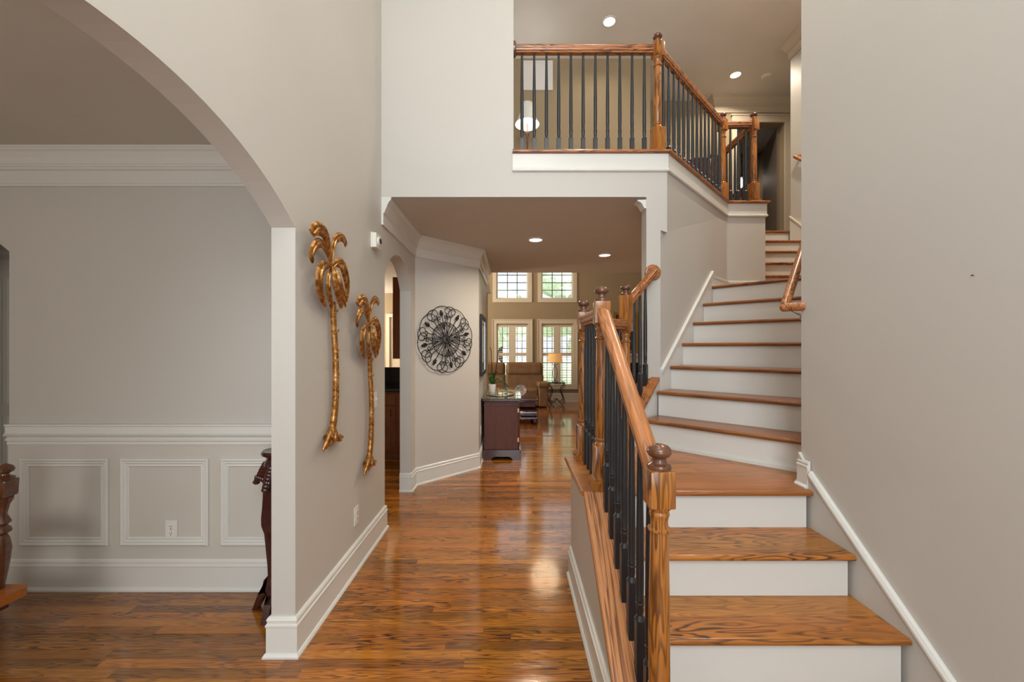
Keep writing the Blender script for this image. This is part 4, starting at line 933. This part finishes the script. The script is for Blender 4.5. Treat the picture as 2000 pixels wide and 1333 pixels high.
# ------------------------------------------------------------------ fireplace wall piece and gilded painting at the right of the great room
t = thing('fireplace', 'cream fireplace mantel glimpsed between the stair balusters', 'fireplace', (3.35, YF, 0))
MB().box(-.72, .72, -.20, -.001, 1.25, 1.30, bev=.006).build('mantel_shelf', M['cas'], t)
MB().box(-.60, .60, -.12, -.001, 1.06, 1.25).box(-.60, -.42, -.12, -.001, 0, 1.06).box(.42, .60, -.12, -.001, 0, 1.06).build('surround', M['cas'], t)
MB().box(-.42, .42, -.04, -.001, 0, 1.06).build('firebox', M['iron'], t)
t = thing('gilded_painting', 'gilt-framed dark painting above the mantel behind the newels', 'picture', (3.06, YF-.002, 1.87))
frame(MB(), -.34, .34, -.54, .54, .07, -.05, 0).build('frame', M['gold_frame'], t)
MB().box(-.27, .27, -.02, -.012, -.47, .47).build('canvas', simple('dark_painting', (.05, .05, .055), .35, var=.8, scale=4), t)

# ------------------------------------------------------------------ kitchen glimpsed through the small arch
t = thing('kitchen_base_cabinet', 'cherry kitchen base cabinet seen through the small arch', 'cabinet', (-1.75, 5.55, 0))
MB().box(-.75, .75, -.28, .30, .09, .87).box(-.73, .73, -.22, .28, 0, .09).build('body', M['kwood'], t)
for i in range(3):
    xa = -.73+.49*i; 
    d_ = MB().box(xa, xa+.47, -.302, -.28, .12, .68, bev=.004).box(xa+.07, xa+.40, -.310, -.302, .19, .61, bev=.006).build('door', M['kwood'], t)
    MB().tube([(xa+.42, -.302, .56), (xa+.42, -.33, .57), (xa+.42, -.33, .64), (xa+.42, -.302, .65)], .005).build('handle', M['bronze'], d_, smooth=True)
    d_ = MB().box(xa, xa+.47, -.302, -.28, .70, .85, bev=.006).build('drawer', M['kwood'], t)
    MB().tube([(xa+.18, -.302, .775), (xa+.19, -.335, .775), (xa+.28, -.335, .775), (xa+.29, -.302, .775)], .006).build('handle', M['chrome'], d_, smooth=True)
tag(MB().box(-2.52, -.985, 5.235, 5.87, .871, .905, bev=.004).build('countertop', M['black_stone']), 'black stone countertop on the cherry kitchen cabinets', 'countertop')
tag(MB().box(-2.52, -.985, 5.88, 5.96, 0, 1.165).build('raised_bar', M['black_stone']), 'tall black bar back behind the kitchen countertop', 'bar')
t = thing('kitchen_wall_cabinet', 'tall cherry wall cabinet hanging at the right in the kitchen', 'cabinet', (-1.24, 5.60, 1.30))
MB().box(-.365, .18, -.17, .17, 0, 1.10).build('body', M['kwood'], t); MB().box(-.36, .17, -.19, -.171, .01, 1.09, bev=.004).build('door', M['kwood'], t)
w = sempty('door_2'); MB().box(-2.60, -2.10, 8.55, 8.5999, 0, 2.10).build('door_panel', M['cas'], w)
frame(MB(), -2.66, -2.04, -.02, 2.17, .07, 8.52, 8.5999).build('casing', M['cas'], w)
MB().ell((-2.17, 8.51, 1.0), (.03, .035, .03)).ell((-2.17, 8.53, 1.12), (.025, .02, .025)).build('door_knob', M['bronze'], w, smooth=True)
area('kitchen_fill_light', (-3.2, 6.2, ZC-.03), (.6, .6), 28, (1, .82, .58))  # unseen lamp added to brighten the kitchen, no fixture built

# ------------------------------------------------------------------ loft and upstairs
t = thing('floor_lamp', 'floor lamp with white bell shade behind the gallery balusters', 'lamp', (.19, 5.02, ZU))
MB().lathe([(0, 0), (.12, 0), (.12, .015), (.03, .03), (.013, .05), (.013, .5), (.02, .52), (.012, .54), (.011, 1.10), (.022, 1.13), (.026, 1.15), (.012, 1.18), (.012, 1.27), (.0, 1.28)], n=20).build('pole', M['finial'], t, smooth=True)
rows = []
for r, z in ((.152, 1.262), (.122, 1.315), (.095, 1.39), (.078, 1.46), (.068, 1.52), (.066, 1.52), (.075, 1.46), (.092, 1.39), (.119, 1.315), (.149, 1.262), (.152, 1.262)): rows.append([(r*math.cos(2*PI*j/32), r*math.sin(2*PI*j/32), z) for j in range(32)])
MB().grid(rows, cap=False).build('lamp_shade', M['shade'], t, smooth=True)
MB().tube(smooth_path([(0, 0, 1.27), (.03, 0, 1.30), (.035, 0, 1.38), (.0, 0, 1.42), (0, 0, 1.53)], 4), .003, n=6).build('harp', M['brass'], t)
d = bpy.data.lights.new('floor_lamp_glow', 'POINT'); d.energy = 10; d.color = (1, .95, .88); d.shadow_soft_size = .05
o = bpy.data.objects.new('floor_lamp_glow', d); o.location = (.19, 5.02, ZU+1.40); COL.objects.link(o)
t = thing('light_patch_panel', 'pale square panel imitating a patch of reflected light on the loft wall', 'light_patch', (.355, 5.508, 5.16))  # pale panel built in place of a reflected light patch
frame(MB(), -.20, .20, -.20, .20, .03, -.02, 0).build('frame', M['white'], t)  # border of the panel imitating the light patch
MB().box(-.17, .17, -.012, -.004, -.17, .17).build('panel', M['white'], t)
t = thing('wing_chair', 'dark burgundy high-backed chair at the far end of the loft', 'chair', (2.74, 5.70, ZU))
MB().prism([(-.32, .12), (.32, .12), (.36, .85), (.30, 1.14), (.12, 1.22), (-.12, 1.22), (-.30, 1.14), (-.36, .85)], .10, .28, 'y').build('backrest', M['burg'], t, smooth=False)
MB().box(-.32, .32, -.42, .12, .26, .46, bev=.05, seg=3).build('seat', M['burg'], t, smooth=True)
for sx in (-1, 1):
    MB().box(min(sx*.30, sx*.40), max(sx*.30, sx*.40), -.40, .14, .20, .62, bev=.04, seg=3).build('arm', M['burg'], t, smooth=True)
    for sy in (-.34, .20): MB().lathe([(0, 0), (.016, 0), (.024, .26), (0, .26)], c=(sx*.28, sy, 0), n=12).build('leg', M['mahog'], t, smooth=True)
w = sempty('door_3')
mb = MB(); yc = 6.36
mb.box(3.46, 3.56, yc-.025, yc, ZU, 5.10).box(4.29, 4.39, yc-.025, yc, ZU, 5.10).box(3.56, 4.29, yc-.025, yc, 5.0, 5.10).box(3.44, 4.41, yc-.035, yc, 5.10, 5.125).build('casing', M['cas'], w)
MB().rbox((4.385, 6.84, 3.985), (.035, .76, 2.0), rz=-.30).build('door_panel', M['greyD'], w)
MB().ell((4.30, 6.52, 3.95), (.03, .03, .03)).build('door_knob', M['bronze'], w, smooth=True)
t = thing('wall_sconce', 'small lit sconce with dark hood in the bedroom beyond the door', 'lamp', (4.60, 8.16, 4.80))
MB().lathe([(0, .12), (.10, .10), (.12, .06), (.11, .06), (0, .10)], n=20).box(-.03, .03, .0, .04, -.05, .15).build('hood', M['iron'], t, smooth=True)
MB().lathe([(0, -.12), (.05, -.10), (.06, 0), (.05, .07), (0, .08)], n=20).build('glass_shade', M['bulb'], t, smooth=True)

t = thing('pendant_lamp', 'warm globe pendant in the great room, seen as a glow on the floor', 'lamp', (.70, 8.5, 3.5))
MB().tube([(0, 0, .12), (0, 0, 1.9)], .006).lathe([(0, .10), (.05, .10), (.03, .14), (0, .15)]).lathe([(0, 1.87), (.06, 1.88), (.06, 1.899), (0, 1.899)]).build('stem', M['bronze'], t, smooth=True)
MB().ell((0, 0, 0), (.11, .11, .11), n=24, m=14).build('globe', emit('amber_globe', (1, .62, .34), 2.6), t, smooth=True)
d = bpy.data.lights.new('pendant_glow', 'POINT'); d.energy = 24; d.color = (1, .72, .45); d.shadow_soft_size = .30
o = bpy.data.objects.new('pendant_glow', d); o.location = (.70, 8.5, 3.36); COL.objects.link(o)
t = thing('ceiling_spotlight', 'small black ceiling spotlight just visible through the kitchen arch', 'light', (-1.70, 5.30, ZC))
MB().lathe([(0, -.085), (.03, -.085), (.034, -.03), (.03, -.005), (.045, -.004), (.045, 0), (0, 0)], n=20).build('housing', M['iron'], t, smooth=True)

# ------------------------------------------------------------------ dining room pieces
t = thing('pedestal_stand', 'carved dark mahogany plant stand half hidden by the archway jamb', 'stand', (-1.290, 2.235, 0))
MB().lathe([(0, .835), (.060, .835), (.068, .85), (.085, .858), (.088, .868), (.080, .880), (0, .880)], n=28).lathe([(0, .80), (.075, .80), (.07, .82), (.06, .836), (0, .836)], n=24).build('top', M['mahog'], t, smooth=True)
for k in range(4):
    a = k*PI/2; c, s2 = math.cos(a), math.sin(a)
    pr = [(.060, .835), (.085, .80), (.115, .74), (.128, .70), (.112, .69), (.085, .715), (.062, .70)]
    mb = MB(); prof = [(.035, .83), (.072, .82), (.100, .775), (.128, .705), (.120, .690), (.095, .712), (.080, .70), (.080, .62), (.084, .56), (.090, .50), (.088, .46), (.072, .42), (.062, .32), (.054, .24), (.052, .19), (.075, .165), (.085, .12), (.070, .085), (.092, .05), (.112, .0), (.140, .0), (.108, .085), (.060, .10), (.030, .10), (.030, .22), (.036, .40), (.04, .55)]
    A = [Vector((r*c, r*s2, z)) for r, z in prof]; off = Vector((-s2, c, 0))*.018
    va = [mb.bm.verts.new(p+off) for p in A]; vb = [mb.bm.verts.new(p-off) for p in A]
    mb.bm.faces.new(va); mb.bm.faces.new(vb[::-1]); n_ = len(A)
    for i in range(n_): mb.bm.faces.new((va[i], vb[i], vb[(i+1) % n_], va[(i+1) % n_]))
    lg = mb.build('leg', M['mahog'], t)
    mb = MB()
    for i in range(7):
        f = i/6; mb.ell((c*(.075+.05*f), s2*(.075+.05*f), .80-.10*f), (.020, .020, .015), n=8, m=6)
    for i in range(5): mb.ell((c*(.07+.012*i)-s2*.014, s2*(.07+.012*i)+c*.014, .715+.004*i), (.010, .010, .012), n=8, m=5)
    mb.build('carving', M['mahog'], lg, smooth=True)
t = thing('carved_chair', 'low chair with turned dark post and honey seat at left edge', 'chair', (-2.66, 1.80, 0))
MB().prism([(-.28, -.26), (.22, -.26), (.262, .19), (.240, .215), (-.28, .215)], .22, .262).build('seat', M['orange'], t)
MB().box(-.26, .19, -.23, .18, .17, .2199).build('apron', M['cherry'], t)
for sx in (-.22, .11):
    for sy in (-.20, .16): MB().lathe([(0, 0), (.022, 0), (.034, .04), (.026, .08), (.036, .13), (.036, .17), (0, .17)], c=(sx, sy, 0), n=14).build('leg', M['mahog'], t, smooth=True)
for sx in (-.20, .135):
    mb = MB().lathe([(0, 0), (.030, 0), (.040, .10), (.044, .20), (.034, .25), (.024, .27), (.040, .285), (.036, .30), (.022, .315), (.036, .33), (.030, .345), (.018, .37), (.026, .42), (.036, .44), (.036, .455), (.026, .46), (0, .46)], n=18)
    mb.rbox((0, 0, .50), (.070, .070, .085), bev=.008); mb.lathe([(0, .54), (.034, .542), (.036, .552), (.016, .562), (.014, .57), (.030, .582), (.032, .595), (.024, .607), (.010, .615), (0, .62)], n=18)
    mb.xf(Matrix.Translation((sx, .17, .262)) @ Matrix.Rotation(math.radians(5), 4, 'Y') @ Matrix.Rotation(.15, 4, 'Z')); mb.build('back_post', M['finial'], t, smooth=True)
MB().prism([(-.17, .50), (-.05, .56), (.06, .56), (.12, .50), (.12, .44), (-.17, .44)], .155, .185, 'y').build('back_rail', M['finial'], t)
# closet doors behind the dining arch
w = sempty('door_4'); MB().box(-4.55, -2.9, 3.25, 3.29, 0, 2.16).build('door_panel', M['wains'], w)
mb = MB()
for xa in (-4.5, -4.05, -3.60): frame(mb, xa, xa+.40, 1.0, 2.0, .035, 3.235, 3.2499); frame(mb, xa, xa+.40, .15, .9, .035, 3.235, 3.2499)
mb.build('moulding', M['trim'], w)
struct(MB().box(-4.6, -2.7, 3.2505, 3.36, 2.161, ZC).build('wall_closet', M['wall'])); struct(MB().box(-2.9, -2.8, 2.52, 3.36, 0, ZC).build('wall_closet_side', M['wall']))
struct(MB().sweep([(-4.6, 3.25), (-2.9, 3.25)], [(d, 2.30+z*.5) for d, z in crown(0)]).build('trim_14', M['trim']))
